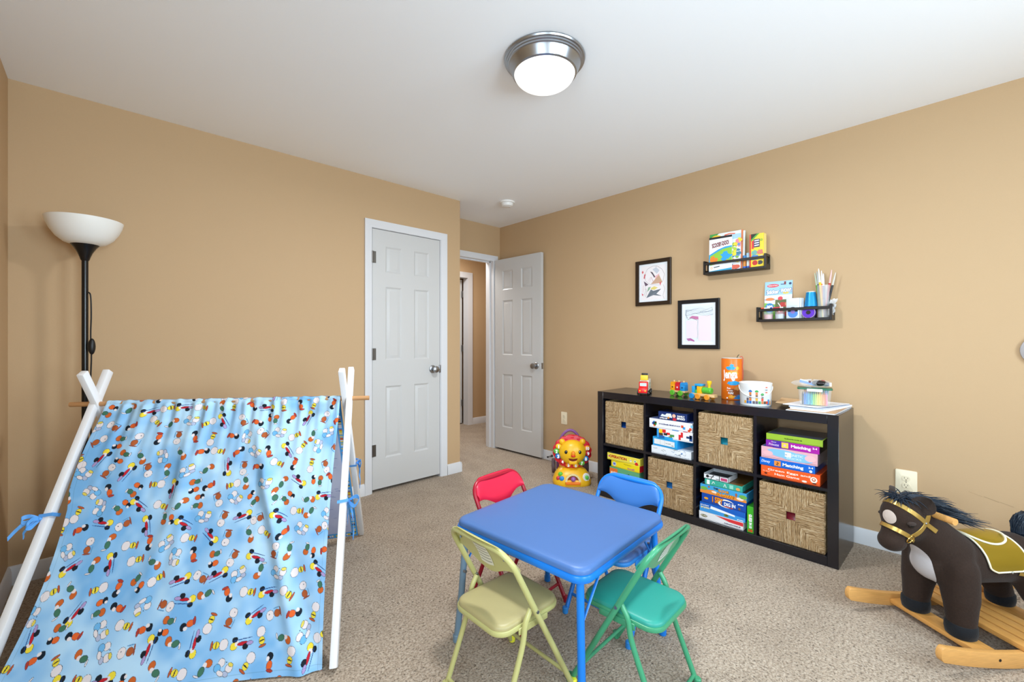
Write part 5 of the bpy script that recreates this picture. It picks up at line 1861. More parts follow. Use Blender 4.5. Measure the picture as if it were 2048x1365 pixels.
def cloth_print(W, H, px, seed):
    nu, nv = int(W / px) + 1, int(H / px) + 1
    img = mottled(nu, nv, seed, '#74addf', '#b2d7f2')
    rn = random.Random(seed)
    sp = .077
    k = 0
    for j in range(int(H / sp / .86) + 2):
        for i in range(int(W / sp) + 2):
            x = (i + .5 * (j % 2)) * sp + rn.uniform(-.010, .010)
            y = j * sp * .86 + rn.uniform(-.010, .010)
            k += 1
            stamp(img, px, x, y, rn.choice((0, PI, PI / 2, -PI / 2)) + rn.uniform(-.7, .7), MOTIFS[(i * 3 + j * 5 + rn.randrange(3)) % len(MOTIFS)])
    return img


def cloth(name, fn, W, H, px, img, th=.0012, shade=40):
    nv, nu = img.shape[:2]
    u, v = np.meshgrid(np.linspace(0, 1, nu), np.linspace(0, 1, nv))
    co = fn(u, v).reshape(-1, 3)
    idx = np.arange(nu * nv).reshape(nv, nu)
    q = np.stack([idx[:-1, :-1], idx[:-1, 1:], idx[1:, 1:], idx[1:, :-1]], -1).reshape(-1, 4)
    me = bpy.data.meshes.new(name)
    me.vertices.add(len(co))
    me.vertices.foreach_set('co', co.astype(np.float32).ravel())
    me.loops.add(len(q) * 4)
    me.loops.foreach_set('vertex_index', q.astype(np.int32).ravel())
    me.polygons.add(len(q))
    me.polygons.foreach_set('loop_start', np.arange(0, len(q) * 4, 4, dtype=np.int32))
    me.polygons.foreach_set('use_smooth', np.ones(len(q), dtype=bool))
    me.update(calc_edges=True)
    at = me.color_attributes.new('print', 'FLOAT_COLOR', 'POINT')
    col = np.ones((nu * nv, 4), dtype=np.float32)
    col[:, :3] = img.reshape(-1, 3)
    at.data.foreach_set('color', col.ravel())
    me.materials.append(attr_material(name + '_print'))
    o = bpy.data.objects.new(name, me)
    COL.objects.link(o)
    o.parent = TENT
    return o


def V3(p):
    return np.array(p)[None, None, :]


# front panel: hangs from the dowel, drifts forward to the floor
FTL, FTR = CL_ - NN * .045, CR_ + NN * .03
FBL, FBR = Vector((-.292, 2.118, .006)), Vector((.556, 1.578, .006))
FN = np.array([-NN.y, NN.x, 0]) * 1.0
FN = np.array([-.541, -.841, 0])      # outwards, to the room


V0 = .035      # the sleeve that wraps over the dowel


def front(u, vv):
    s_ = u[..., None]
    v = np.clip((vv - V0) / (1 - V0), 0, 1)
    k = v[..., None]
    top = V3(FTL) * (1 - s_) + V3(FTR) * s_
    bot = V3(FBL) * (1 - s_) + V3(FBR) * s_
    p = top * (1 - k) + bot * k
    along = np.array(-NN)
    # the left edge pulls in a little halfway down
    p = p + along * ((1 - u) ** 4 * .035 * (np.sin(PI * np.clip((v - .35) / .65, 0, 1)) - .55 * np.sin(PI * np.clip(v / .42, 0, 1))))[..., None]
    p = p - along * (u ** 6 * .014 * np.sin(PI * v))[..., None]
    gather = .0065 * np.exp(-v * 6) * (np.sin(u * 92 + 1.3 * np.sin(u * 17)) + .6 * np.sin(u * 151 + 2))
    c1 = .60 + .33 * v
    ridge = .030 * np.exp(-((u - c1) / .028) ** 2) * np.clip(v * 2.2, 0, 1) * np.clip(1.35 - v, 0, 1) - .012 * np.exp(-((u - c1 - .055) / .035) ** 2) * v
    ridge2 = .012 * np.exp(-((u - (.33 + .16 * v)) / .03) ** 2) * np.sin(PI * np.clip(v * 1.3, 0, 1)) + .012 * np.exp(-((u - (.43 - .12 * v)) / .03) ** 2) * np.sin(PI * np.clip(v * 1.2, 0, 1))
    ridge3 = .012 * np.exp(-((u - (.74 - .05 * v)) / .025) ** 2) * np.exp(-v * 2.2) + .01 * np.exp(-((u - .16) / .03) ** 2) * np.exp(-v * 2.5)
    sag = -.05 * np.sin(PI * u) * np.sin(PI * v) * .5
    wave = .006 * np.sin(u * 11 + v * 3) * v
    d = .0128 * np.exp(-(v / .05) ** 2) + gather + ridge + ridge2 + ridge3 + sag + wave
    p = p + FN[None, None, :] * d[..., None]
    p[..., 2] = np.maximum(p[..., 2], .004 + .002 * np.sin(u * 40) ** 2)
    a = PI * np.clip(vv / V0, 0, 1)
    r = .0128 + .0018 * np.sin(u * 92) + .0012 * np.sin(u * 151 + 2)
    q = top + FN[None, None, :] * (-np.cos(a) * r)[..., None]
    q[..., 2] += np.sin(a) * r
    w = np.clip((vv - V0 * .9) / (V0 * .35), 0, 1)[..., None]
    return np.where(vv[..., None] < V0 * .9, q, q * (1 - w) + p * w)


img = cloth_print(1.08, 1.04, .0014, 4)
nvv, nuu = img.shape[:2]
for a in (slice(nvv - 13, nvv - 12),):
    img[a] *= .72
img[:, nuu - 13:nuu - 12] *= .72
img[:, 12:13] *= .72
cloth('front_cloth', front, 1.08, 1.04, .0014, img)

BTL, BTR = CL_ - NN * .045, CR_ + NN * .035
BBL, BBR = Vector((.235, 3.03, .03)), Vector((1.075, 2.47, .03))


def back_(u, v):
    s_, k = u[..., None], v[..., None]
    p = (V3(BTL) * (1 - s_) + V3(BTR) * s_) * (1 - k) + (V3(BBL) * (1 - s_) + V3(BBR) * s_) * k
    d = .012 * np.exp(-(v / .05) ** 2) + .005 * np.exp(-v * 5) * np.sin(u * 90) + .012 * np.sin(u * 14) * v
    p = p - FN[None, None, :] * (d - .03 * np.sin(PI * u) * np.sin(PI * v))[..., None]
    p[..., 2] += .012 * np.exp(-(v / .02) ** 2)
    return p


img2 = mottled(260, 260, 9, '#b9bfdf', '#cfd3ea')
rs = np.random.RandomState(1)
for _ in range(260):
    i, j = rs.randint(4, 250), rs.randint(4, 250)
    img2[j:j + 1, i:i + rs.randint(3, 9)] = srgb('#8f9bc9')
img2[-10:] = srgb('#4f9fe0')
img2[:, -9:] = srgb('#4f9fe0')
img2[:, :9] = srgb('#4f9fe0')
for _ in range(120):
    j = rs.randint(0, 258)
    c = srgb(('#1c2a4a', '#d9c23e', '#c2602a', '#dcd6da')[rs.randint(4)])
    img2[j:j + 2, -7:-3] = c
    img2[-7:-3, j:j + 2] = c
cloth('back_cloth', back_, 1, 1, .004, img2)

# tie ribbons
RIB = mat('blue_ribbon', '#5aa0e6', .45)


def ribbon(mb, pts, w, side):
    """flat band through pts, wide across 'side'"""
    P_ = smooth_path(pts, 6)
    v, f = [], []
    sd = Vector(side).normalized() * w / 2
    n = len(P_)
    for i, p in enumerate(P_):
        k = math.sin(i * .7) * .25
        tdir = (P_[min(i + 1, n - 1)] - P_[max(i - 1, 0)]).normalized()
        nrm = tdir.cross(sd).normalized() * .0009
        s2 = sd + nrm * k * 8
        v += [p - s2 - nrm, p + s2 - nrm, p + s2 + nrm, p - s2 + nrm]
    for i in range(n - 1):
        for e in range(4):
            f.append((4 * i + e, 4 * i + (e + 1) % 4, 4 * i + 4 + (e + 1) % 4, 4 * i + 4 + e))
    f += [(0, 1, 2, 3), (4 * n - 1, 4 * n - 2, 4 * n - 3, 4 * n - 4)]
    mb.add(v, f)


def tie(pole, z, outdir, loops):
    a, b, o = POLES[pole]
    a, b = Vector(a), Vector(b)
    c = a.lerp(b, (z - a.z) / (b.z - a.z)) + NN * (o * .5)
    ez = (b - a).normalized()
    ex = (NN - ez * NN.dot(ez)).normalized()
    ey = ez.cross(ex)
    m = MB().use(RIB)
    r_ = .0205
    ring = [c + ex * x + ey * y + ez * (.004 * k) for k, (x, y) in enumerate(((r_, r_), (-r_, r_), (-r_, -r_), (r_, -r_)))]
    v, f = [], []
    for p in ring:
        n_ = (p - c).normalized() * .0012
        v += [p - ez * .006, p + ez * .006, p + ez * .006 + n_, p - ez * .006 + n_]
    for i in range(4):
        for e in range(4):
            j = (i + 1) % 4
            f.append((4 * i + e, 4 * i + (e + 1) % 4, 4 * j + (e + 1) % 4, 4 * j + e))
    m.add(v, f)
    od = Vector(outdir).normalized()
    k0 = c + od * .024
    rt = Vector((od.y, -od.x, 0))
    m.ell(k0, (.009, .009, .008), 14)
    for pts in loops:
        ribbon(m, [k0 + od * x + rt * y + Vector((0, 0, z_)) for x, y, z_ in pts], .015, (rt.x * .2, rt.y * .2, 1))
    m.build('tie_ribbon', TENT)


LOOPA = [[(0, 0, 0), (.03, .012, .022), (.055, .016, .018), (.05, .006, -.004), (.0, 0, 0)], [(0, 0, 0), (.03, -.02, .012), (.05, -.024, -.02), (.03, -.012, -.03), (0, 0, 0)],
         [(0, 0, 0), (.045, .006, -.006), (.075, .01, -.035), (.10, .012, -.07)], [(0, 0, 0), (.03, -.006, -.02), (.05, -.006, -.045), (.055, -.004, -.075)]]
tie('FL', .50, (-.76, -.2, 0), [[(x * .8, y * .8, z * .7) for x, y, z in l] for l in LOOPA])
LOOPB = [[(0, 0, 0), (.012, .03, .02), (.014, .05, .012), (.008, .03, -.02), (0, 0, 0)], [(0, 0, 0), (.012, -.03, .014), (.014, -.045, -.004), (.008, -.02, -.02), (0, 0, 0)],
         [(0, 0, 0), (.012, .012, -.05), (.012, .02, -.11), (.010, .022, -.16)], [(0, 0, 0), (.012, -.012, -.05), (.012, -.012, -.1)]]
tie('FR', .49, (.62, .25, 0), LOOPB)
tie('BR', .52, (.8, -.2, 0), [[(x * .7, y * .8, z * .8) for x, y, z in l] for l in LOOPB])

# ------------------------------------------------------------------ lion push toy
LY = mat('lion_yellow', '#efb81f', .32)
LR = mat('lion_red', '#d0202e', .32)
la = math.atan2(-2.26, -2.78) + R(6)
t = thing('lion_walker', 'yellow plastic lion push toy with red numbered mane by the right wall', 'toy', (2.80, 2.275, 0), la)
# local frame: +x looks at the room, y to the toy's left, z up
HZ = .268
hd = MB().use(LY)
hd.ell((.035, 0, HZ), (.07, .112, .100), 40, None, 24)
HEAD = hd.build('head', t)
mane = MB().use(LR)
out = []
for i in range(120):
    a = 2 * PI * i / 120
    r_ = .140 + .0055 * abs(math.sin(a * 8 + .4)) * 1.4
    out.append((r_ * math.cos(a) * 1.08, r_ * math.sin(a) * .93))
mane.prism(out, .035, frame((.0, 0, HZ), (0, 1, 0), (0, 0, 1), (1, 0, 0)), .006)
for y in (-.05, .0, .05):
    mane.ell((.015, y, HZ + .118 - abs(y) * .25), (.022, .034, .02), 20)
MANE = mane.build('mane', t)
PET = [(-.83, .36, '#f2c22e'), (-.96, .05, '#5fb84a'), (-.86, -.27, '#2478c8'), (-.6, -.6, '#cf1f2e'), (-.24, -.82, '#ee8a22'), (.2, -.84, '#f2b42a'), (.56, -.70, '#6cc04a'), (.80, -.42, '#2488cc'), (.94, -.08, '#b81e34'), (.90, .26, '#ee9a2a')]
for i, (x, y, c) in enumerate(PET):
    yy, zz = x * .135, HZ + y * .126
    m = MB().use(P(c, .35)).ell((.040, yy, zz), (.014, .0245, .022), 22)
    m.use(P('#ffffff', .5)).text(str(i + 1), 0, 0, .026 if i == 9 else (.008 if i == 0 else .017), .028, frame((.0548, yy, zz), (0, 1, 0), (0, 0, 1), (1, 0, 0)), bold=.05)
    m.build('number_button', MANE)
fc = MB()


def onface(y, z, extra=0.0):
    q = 1 - (y / .112) ** 2 - (z / .100) ** 2
    return (.035 + .07 * math.sqrt(max(0, q)) + extra, y, HZ + z)


for s_ in (-1, 1):
    e = MB().use(LY).ell((.035, s_ * .083, HZ + .083), (.018, .024, .024), 22)
    e.build('ear', HEAD)
    e = MB().use(P('#1c1a1e', .15)).ell(onface(s_ * .054 - .001, .012, -.001), (.006, .0135, .015), 20)
    e.use(P('#ffffff', .3)).ell(onface(s_ * .054 - .003, .016, .004), (.002, .0028, .003), 10)
    e.build('eye', HEAD)
n_ = MB().use(P('#ee8a1e', .35)).ell(onface(0, .002, .003), (.014, .016, .022), 20).use(P('#d8321e', .3)).ell(onface(0, -.014, .008), (.012, .018, .010), 20)
n_.build('nose', HEAD)
mo = MB().use(P('#7a2418', .5))
pts = [(.036 * math.cos(PI + PI * i / 14), -.036 + .026 * math.sin(PI + PI * i / 14)) for i in range(15)]
v = [onface(y, z, .002) for y, z in pts] + [onface(0, -.042, .002)]
mo.add(v, [(i, i + 1, 15) for i in range(14)])
mo.build('mouth', HEAD)
jw = MB().use(LY).box(.07, .092, -.032, .032, HZ - .088, HZ - .058, .006)
jw.build('jaw', HEAD)
bs = MB().use(LY)
ring = [(.0, .150, .100), (.012, .157, .105), (.04, .155, .102), (.085, .138, .086), (.115, .115, .062), (.132, .09, .045), (.140, .05, .03), (.142, 0.001, .001)]
v, f = [], []
n = 40
for z, ry, rx in ring:
    for i in range(n):
        a = 2 * PI * i / n
        cx, sx = math.cos(a), math.sin(a)
        v.append(((rx + (.0 if cx < 0 else .0)) * math.copysign(abs(cx) ** .7, cx) - .01, ry * math.copysign(abs(sx) ** .7, sx), z))
for k in range(len(ring) - 1):
    for i in range(n):
        f.append((k * n + i, k * n + (i + 1) % n, (k + 1) * n + (i + 1) % n, (k + 1) * n + i))
f.append(tuple(range(n))[::-1])
bs.add(v, f)
BASE = bs.build('base', t)


def onbase(y, z):
    for (z0, ry0, rx0), (z1_, ry1, rx1) in zip(ring, ring[1:]):
        if z0 <= z <= z1_:
            k = (z - z0) / (z1_ - z0)
            ry, rx = ry0 + (ry1 - ry0) * k, rx0 + (rx1 - rx0) * k
            s_ = min(1, abs(y) / ry) ** (1 / .7)
            return rx * math.sqrt(max(0, 1 - s_ * s_)) ** .7 - .01
    return .05


tilt = R(-14)
for y, z, r_, c in ((-.098, .092, .019, '#5cbf3a'), (-.116, .062, .017, '#d03a44'), (-.088, .062, .020, '#2a86d8')):
    MB().use(P(c, .3)).ell((onbase(y, z), y, z), (.012, r_, r_), 18).build('flower_button', BASE)
ar = MB().use(P('#f2e2a4', .4))
o_ = [(.062 * math.cos(PI * i / 16), .062 * math.sin(PI * i / 16)) for i in range(17)]
i_ = [(.048 * math.cos(PI * i / 16), .050 * math.sin(PI * i / 16)) for i in range(17)][::-1]
ar.prism(o_ + i_, .02, frame((onbase(0, .06) - .012, 0, .04), (0, 1, 0), (0, 0, 1), (1, 0, 0)))
ar.use(P('#5f6f8f'))
for k in range(13):
    a = PI * (k + .5) / 13
    ar.disc(.055 * math.cos(a), .056 * math.sin(a), .0022, frame((onbase(0, .06) + .0085, 0, .04), (0, 1, 0), (0, 0, 1), (1, 0, 0)), n=8)
ar.build('arch', BASE)
MB().use(P('#8a3d16', .5)).prism(i_, .012, frame((onbase(0, .06) - .010, 0, .04), (0, 1, 0), (0, 0, 1), (1, 0, 0))).build('ball_hole', BASE)
MB().use(P('#9a62a8', .25)).ell((onbase(0, .06) + .006, .002, .062), .02, 22).build('ball', BASE)
MB().use(P('#ee7a1e', .35)).box(onbase(0, .03) - .03, onbase(0, .03) + .012, -.06, .06, .018, .04, .005).build('chute', BASE)
y, z = .108, .07
MB().use(P('#f4f2ec', .4)).lathe([(0, 0), (.034, 0), (.034, .006), (.031, .01), (0, .01)], 12, frame((onbase(y, z) - .006, y, z), (-.5, .86, 0), (-.14, -.1, .98), (.86, .5, .14))).use(P('#63bf4a', .35)).ell((onbase(y, z) + .006, y + .004, z), (.008, .0175, .018), 20).build('dial', BASE)
for s_ in (-1, 1):
    for x in (-.16,):
        MB().use(P('#5d4f58', .5)).cyl(.062, .03, T(x, s_ * .14 + .015, .1, R(90)), 30, .006).build('wheel', t)
MB().use(LY).box(-.22, -.05, -.11, .11, .05, .10, .012).build('chassis', t)
hb = []
for i in range(17):
    a = PI * i / 16
    hb.append((-.14, .105 * math.cos(a), .2 + .21 * math.sin(a)))
MB().use(P('#8a5a9a', .35)).tube([(-.14, .105, .08)] + hb + [(-.14, -.105, .08)], .012, 12).build('push_handle', t)
# ------------------------------------------------------------------ plush rocking horse
HX = math.atan2(.60, -.80)
HORSE = thing('rocking_horse', 'dark brown plush rocking horse with gold saddle on pine rockers at the right', 'rocking horse', (2.265, .238, 0), HX)
# local frame: +x where the horse looks, y to its left (towards the room), z up; x = 0 at the rocker tips
PLUSH = plush_material('brown_plush', '#31251f', [
    ((.036, .012, .487), (.05, .030, .030), R(20), '#bdaea4'),
    ((-.128, .0, .262), (.06, .050, .098), R(-12), '#b9b3b4'),
    ((-.33, .10, .20), (.075, .05, .042), 0, '#b4b5c0')])
HOOF = mat('dark_hoof_plush', '#0a0d13', .95, bump=.3, scale=160, var=.3, sheen=.08)
HAIR = mat('blue_black_hair', '#12202f', .5, var=.35, bump=.1, scale=80)
GOLD = mat('gold_vinyl', '#a08629', .22, .5)
GOLDS = mat('gold_strap', '#b0904a', .3, .55)


def capsule(mb, a, b, ra, rb, n=20, m=6):
    a, b = Vector(a), Vector(b)
    ez = (b - a).normalized()
    ex = ez.orthogonal().normalized()
    ey = ez.cross(ex)
    L = (b - a).length
    pr = [(ra * math.cos(R(t_)), ra * math.sin(R(t_))) for t_ in range(-90, 1, 15)] + [(rb * math.cos(R(t_)), L + rb * math.sin(R(t_))) for t_ in range(0, 91, 15)]
    pr[0], pr[-1] = (0, -ra), (0, L + rb)
    mb.lathe(pr, n, frame(a, ex, ey, ez))
    return mb


b = MB()
b.ell((-.062, 0, .478), (.078, .066, .078), 28)                      # skull
capsule(b, (-.05, 0, .462), (-.022, 0, .405), .058, .041)            # bridge of the nose
b.ell((-.014, 0, .381), (.049, .046, .040), 24)                      # muzzle
capsule(b, (-.085, 0, .445), (-.125, 0, .425), .060, .055)           # cheeks
capsule(b, (-.105, 0, .475), (-.235, 0, .335), .060, .098)           # neck
capsule(b, (-.205, 0, .290), (-.24, 0, .300), .078, .094)            # chest
capsule(b, (-.25, 0, .300), (-.52, 0, .292), .092, .094)             # barrel
b.ell((-.555, 0, .288), (.09, .094, .098), 28)                      # rump
for s_ in (-1, 1):
    capsule(b, (-.225, s_ * .066, .285), (-.222, s_ * .078, .185), .064, .056)
    capsule(b, (-.222, s_ * .078, .185), (-.218, s_ * .084, .095), .054, .044)
    capsule(b, (-.545, s_ * .062, .270), (-.575, s_ * .078, .170), .074, .056)
    capsule(b, (-.575, s_ * .078, .170), (-.622, s_ * .084, .095), .054, .044)
src = b.build('body_source')
md = src.modifiers.new('remesh', 'REMESH')
md.mode, md.voxel_size = 'VOXEL', .0075
ms = src.modifiers.new('smooth', 'SMOOTH')
ms.factor, ms.iterations = .5, 10
bpy.context.view_layer.update()
dg = bpy.context.evaluated_depsgraph_get()
body_me = bpy.data.meshes.new_from_object(src.evaluated_get(dg))
bpy.data.objects.remove(src)
body_me.name = 'body'
body_me.materials.clear()
body_me.materials.append(PLUSH)
body_me.polygons.foreach_set('use_smooth', [True] * len(body_me.polygons))
body = bpy.data.objects.new('body', body_me)
COL.objects.link(body)
body.parent = HORSE
BV = BVHTree.FromPolygons([v_.co.copy() for v_ in body_me.vertices], [tuple(p_.vertices) for p_ in body_me.polygons])


def hit(o, d):
    """surface point met when looking from o along d"""
    o, d = Vector(o), Vector(d).normalized()
    h_ = BV.ray_cast(o, d)
    return (h_[0], h_[1]) if h_[0] is not None else (None, None)


def skin_pt(c, d, far=.4):
    """outermost surface point seen from the axis point c in direction d"""
    c, d = Vector(c), Vector(d).normalized()
    return hit(c + d * far, -d)


for x, s_, y in ((-.218, 1, .084), (-.218, -1, -.084), (-.626, 1, .085), (-.626, -1, -.085)):
    MB().use(HOOF).lathe([(0, .046), (.038, .046), (.045, .052), (.048, .07), (.047, .092), (.043, .097), (0, .097)], 28, T(x + .002, y, 0)).build('hoof', HORSE)
# ears
for s_ in (-1, 1):
    e = MB().use(mat('ear_plush', '#31251f', .95, bump=.35, scale=160, var=.2, sheen=.06))
    ez_ = Vector((-.42, s_ * .42, .80)).normalized()
    ex_ = Vector((.62, s_ * .72, .1))
    ex_ = (ex_ - ez_ * ex_.dot(ez_)).normalized()
    ey_ = ez_.cross(ex_)
    Me = frame((-.078, s_ * .046, .522), ex_ * 1.2, ey_ * 1.2, ez_ * 1.0)
    v_, f_ = [], []
    for j in range(13):
        t_ = j / 12
        wd = .031 * math.sin(PI * min(1, .16 + .84 * t_)) ** .75 + .0005
        for i in range(24):
            a_ = 2 * PI * i / 24
            ca, sa = math.cos(a_), math.sin(a_)
            y_ = wd * sa
            front_ = .010 * ca if ca < 0 else (.004 - .010 * (1 - (abs(sa)) ** 2)) * ca
            v_.append((front_ + .010 * (sa * sa) * math.sin(PI * t_) + .010 * t_, y_, -.012 + .070 * (1 - (1 - t_) ** 1.25)))
    for j in range(12):
        for i in range(24):
            f_.append((j * 24 + i, j * 24 + (i + 1) % 24, (j + 1) * 24 + (i + 1) % 24, (j + 1) * 24 + i))
    f_.append(tuple(range(24))[::-1])
    f_.append(tuple(range(12 * 24, 13 * 24)))
    e.add(v_, f_, Me)
    e.build('ear', HORSE)
# eyes and eyelids
for s_ in (-1, 1):
    p, n = hit((-.035, s_ * .3, .462), (0, -s_, 0))
    MB().use(P('#0a0a0c', .08)).ell(p, (.012, .006, .009), 18).build('eye', HORSE)
    MB().use(mat('ear_plush', '#31251f', .95)).ell(p + Vector((0, 0, .008)), (.018, .009, .008), 18).build('eyelid', HORSE)


def strap_loop(name, c, n, w, rmax=.085, mt=GOLDS, k=64, lift=.0015):
    """closed strap lying on the body in the plane through c with normal n"""
    c, n = Vector(c), Vector(n).normalized()
    ex = Vector((0, 1, 0))
    ey = n.cross(ex).normalized()
    rows = []
    for i in range(k):
        a = 2 * PI * i / k
        d = ex * math.cos(a) + ey * math.sin(a)
        p, nn_ = hit(c, d)
        if p is None or (p - c).length > rmax:
            p, nn_ = c + d * .05, d
        rows.append((p, nn_))
    v, f = [], []
    for p, q in rows:
        v += [p + q * lift - n * w / 2, p + q * (lift + .0022) - n * w / 2 * .9, p + q * (lift + .0022) + n * w / 2 * .9, p + q * lift + n * w / 2]
    for i in range(k):
        j = (i + 1) % k
        for e in range(3):
            f.append((4 * i + e, 4 * j + e, 4 * j + e + 1, 4 * i + e + 1))
    m = MB().use(mt)
    m.add(v, f)
    return m.build(name, HORSE)


def strap_path(name, pts, w, mt=GOLDS, lift=.002):
    """open strap; pts = (origin, direction) rays that find the surface"""
    got = [q for q in (hit(o, d) for o, d in pts) if q[0] is not None]
    v, f = [], []
    for i, (p, q) in enumerate(got):
        a = got[max(0, i - 1)][0]
        c = got[min(len(got) - 1, i + 1)][0]
        sd = (c - a).normalized().cross(q).normalized() * w / 2
        v += [p + q * lift - sd, p + q * (lift + .0022) - sd * .9, p + q * (lift + .0022) + sd * .9, p + q * lift + sd]
    for i in range(len(got) - 1):
        for e in range(3):
            f.append((4 * i + e, 4 * i + 4 + e, 4 * i + 5 + e, 4 * i + e + 1))
    m = MB().use(mt)
    m.add(v, f)
    return m.build(name, HORSE)


NOSE = strap_loop('noseband', (-.024, 0, .425), (.50, 0, -.86), .017)
strap_loop('browband', (-.078, 0, .482), (.63, 0, -.78), .017, .10)
for s_ in (-1, 1):
    strap_path('cheek_strap', [((-.048 - .082 * i / 12, s_ * .3, .408 + .118 * i / 12), (0, -s_, 0)) for i in range(13)], .019)
    p, n = hit((-.046, s_ * .3, .405), (0, -s_, 0))
    q = Matrix.Translation(p + n * .006) @ n.to_track_quat('Z', 'Y').to_matrix().to_4x4()
    MB().use(mat('gold_metal', '#d8b86a', .2, 1)).tube([(.017 * math.cos(2 * PI * i / 28), .017 * math.sin(2 * PI * i / 28), 0) for i in range(28)], .0028, 8, True, q).build('bridle_ring', NOSE)
    st, sn = hit((-.088, s_ * .3, .472), (0, -s_, 0))
    MB().use(STEEL).ell(st + sn * .005, (.004, .003, .004), 12).build('stud', HORSE)
# wooden grip through the neck
MB().use(PINE).tube([(-.140, .125, .499), (-.140, .0, .499), (-.140, -.125, .499)], .0125, 20).build('handle', HORSE)

# saddle: gold cloth over the back with piping, and a raised seat
def saddle_pt(x, a, lift):
    d = Vector((0, math.sin(a), math.cos(a)))
    p, n = hit(Vector((x, 0, .300)) + d * (.02 if abs(a) < R(60) else .01), d)
    if p is None:
        p, n = Vector((x, 0, .3)) + d * .095, d
    return p + n * lift


def flap(u, v, lift):
    a = R(-100 + 200 * u)
    s_ = abs(2 * u - 1)
    c, hw_ = -.405 - .01 * s_, (.085 + .004 * s_) * (1 - .12 * max(0, (s_ - .72) / .28) ** 2)
    corner = max(0, (s_ - .86) / .14)
    hw_ *= math.sqrt(max(.25, 1 - .55 * corner ** 2))
    return saddle_pt(c + hw_ * (2 * v - 1), a, lift)


m = MB().use(GOLD)
nu, nv = 61, 15
for lf, fl in ((.006, False), (.003, True)):
    g = MB()
    g.grid(lambda u, v: tuple(flap(u, v, lf)), nu, nv)
    m.add(g.v, [q[::-1] if fl else q for q in g.f])
SAD = m.build('saddle', HORSE)
edge = [flap(i / 60, 0, .006) for i in range(61)] + [flap(1, j / 14, .006) for j in range(1, 15)] + [flap(1 - i / 60, 1, .006) for i in range(1, 61)] + [flap(0, 1 - j / 14, .006) for j in range(1, 14)]
PIPE = mat('cream_piping', '#e6e0c8', .4)
MB().use(PIPE).tube(edge, .0033, 8, True).build('piping', SAD)


def seat_pt(r_, t_, lift):
    return saddle_pt(-.408 + .083 * r_ * math.cos(t_), R(40) * r_ * math.sin(t_), lift)


m = MB().use(GOLD)
v, f = [tuple(seat_pt(.01, 0, .016))], []
rr = [(.3, .0155), (.6, .0145), (.85, .0125), (1, .0065)]
for r_, lf in rr:
    v += [tuple(seat_pt(r_, 2 * PI * i / 40, lf)) for i in range(40)]
for i in range(40):
    j = (i + 1) % 40
    f.append((0, 1 + i, 1 + j))
    for k in range(len(rr) - 1):
        f.append((1 + k * 40 + i, 1 + (k + 1) * 40 + i, 1 + (k + 1) * 40 + j, 1 + k * 40 + j))
m.add(v, f)
m.build('saddle_seat', SAD)
MB().use(PIPE).tube([seat_pt(1.0, 2 * PI * i / 48, .009) for i in range(48)], .004, 8, True).build('seat_piping', SAD)
for s_ in (-1, 1):
    p, n = skin_pt((-.42, 0, .292), (0, s_ * math.sin(R(96)), math.cos(R(96))))
    MB().use(STEEL).ell(p + n * .009, (.005, .004, .005), 12).build('stud', HORSE)
    strap_path('flank_strap', [((-.46 - .175 * i / 12, s_ * .3, .272 - .022 * i / 12), (0, -s_, 0)) for i in range(13)], .014)


# mane and tail of loose strands
def mane_root(q):
    k = q.random()
    x = -.03 - .20 * k
    y = q.uniform(-.022, .022)
    p, n = hit((x, y, .8), (0, 0, -1))
    p = p + n * .004
    if k < .2:      # forelock lies forward between the ears
        return p, (q.uniform(-.3, .5), q.uniform(-.6, .7), .12), (.05, 0, -.55), .06
    s_ = q.choice((-1, 1, 1))
    return p, (-.85, s_ * q.uniform(.0, .6), .12), (-.25, s_ * .10, -.20 - .12 * q.random()), .115 + .035 * k


def strand(m, p, d, curl, L, r0, q, n=7):
    pts = [Vector(p)]
    dv = Vector(d).normalized()
    for k in range(n):
        dv = (dv + Vector(curl) * .30 + Vector((q.uniform(-.09, .09), q.uniform(-.11, .11), q.uniform(-.09, .09)))).normalized()
        nx = pts[-1] + dv * L / n
        h_ = BV.find_nearest(nx)
        if h_[0] is not None and (nx - h_[0]).dot(h_[1]) < .005:      # stay on the coat
            nx = h_[0] + h_[1] * .005
        pts.append(nx)
    m.tube(pts, [r0, r0 * 1.1, r0, r0 * .95, r0 * .8, r0 * .6, r0 * .4, r0 * .15][:n + 1], 5)


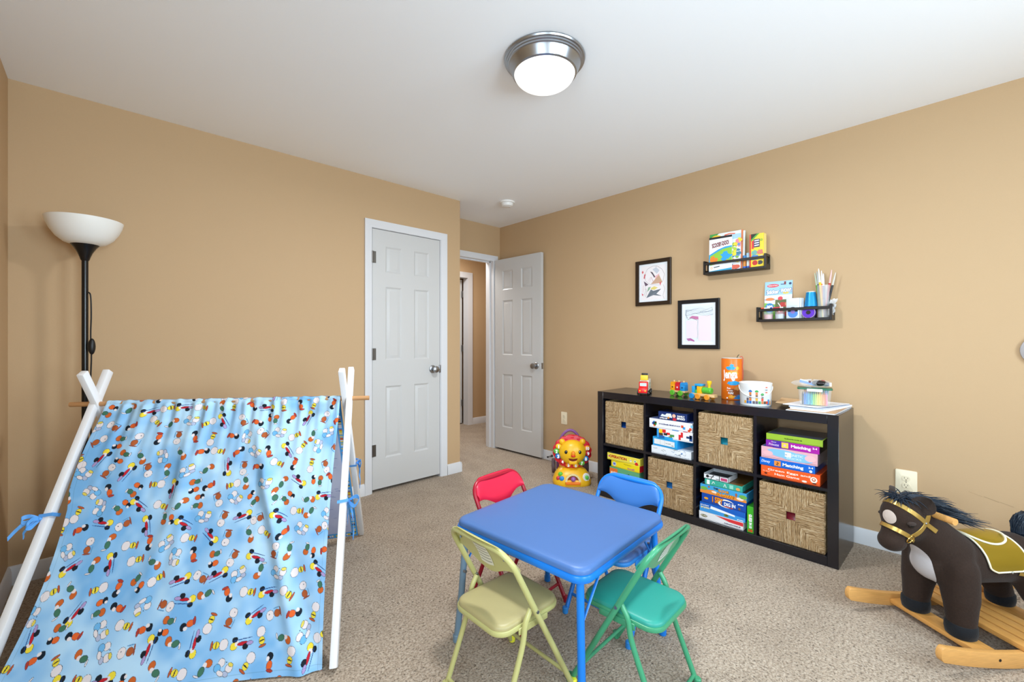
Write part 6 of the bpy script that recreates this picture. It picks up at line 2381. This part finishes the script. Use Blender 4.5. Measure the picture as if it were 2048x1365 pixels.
q = random.Random(8)
m = MB().use(HAIR)
for _ in range(520):
    p, d, cu, L = mane_root(q)
    strand(m, p, d, cu, L * q.uniform(.6, 1.15), .0021, q)
m.build('mane', HORSE)
q = random.Random(4)
m = MB().use(HAIR)
arc = smooth_path([(-.605, 0, .355), (-.600, 0, .40), (-.615, 0, .432), (-.655, 0, .425), (-.69, 0, .36), (-.705, 0, .27)], 6)
m.tube(arc, [.014] * 4 + [.022] * 8 + [.027] * 8 + [.024] * (len(arc) - 24) + [.016, .012, .008, .004], 14)
for _ in range(520):
    k = q.randrange(2, len(arc) - 6)
    a_ = q.uniform(0, 2 * PI)
    tg = (arc[k + 1] - arc[k]).normalized()
    o1 = tg.orthogonal().normalized()
    o2 = tg.cross(o1)
    pts = []
    for j in range(7):
        kk = min(len(arc) - 1, k + j * 3)
        tg = (arc[min(kk + 1, len(arc) - 1)] - arc[max(kk - 1, 0)]).normalized()
        o2 = tg.cross(Vector((0, 1, 0))).normalized()
        pts.append(arc[kk] + (Vector((0, 1, 0)) * math.cos(a_) + o2 * math.sin(a_)) * (.024 + .002 * j) + Vector((q.uniform(-.004, .004), q.uniform(-.004, .004), q.uniform(-.004, .004))))
    m.tube(pts, [.0008, .0015, .0016, .0015, .0013, .0009, .0003], 5)
m.build('tail', HORSE)

# rockers and slats
def rock_outline():
    lo, hi = [], []
    for i in range(41):
        x = -.80 * i / 40
        z = .046 * ((x + .40) / .40) ** 2
        lo.append((x, z))
        hi.append((x, z + .054))
    tip = [(.018 * math.sin(R(a)), .046 + .027 - .027 * math.cos(R(a))) for a in range(15, 180, 15)]
    tail_ = [(-.80 - .018 * math.sin(R(a)), .046 + .027 + .027 * math.cos(R(a))) for a in range(15, 180, 15)]
    return tip + hi + tail_ + lo[::-1]


for y in (-.172, .196):
    m = MB().use(PINE).prism(rock_outline(), .022, frame((0, y + .011, 0), (1, 0, 0), (0, 0, 1), (0, -1, 0)), .002)
    m.use(P('#1c130c', .6)).cyl(.005, .001, frame((-.215, y + .0112, .04), (1, 0, 0), (0, 0, -1), (0, 1, 0)), 12).cyl(.005, .001, frame((-.62, y + .0112, .04), (1, 0, 0), (0, 0, -1), (0, 1, 0)), 12)
    m.build('rocker', HORSE)
SL = lambda x, w, z, y0, y1: MB().use(mat('pine_slat', '#c68f4c', .4, bump=.12, scale=30, stretch=(9, .8, 9), var=.25)).box(x - w / 2, x + w / 2, y0, y1, z, z + .018, .002).build('slat', HORSE)
SL(-.215, .075, .0285, -.160, .184)
SL(-.622, .075, .0285, -.160, .184)
for x in (-.345, -.395, -.445, -.495):
    SL(x, .043, .0565, -.185, .209)
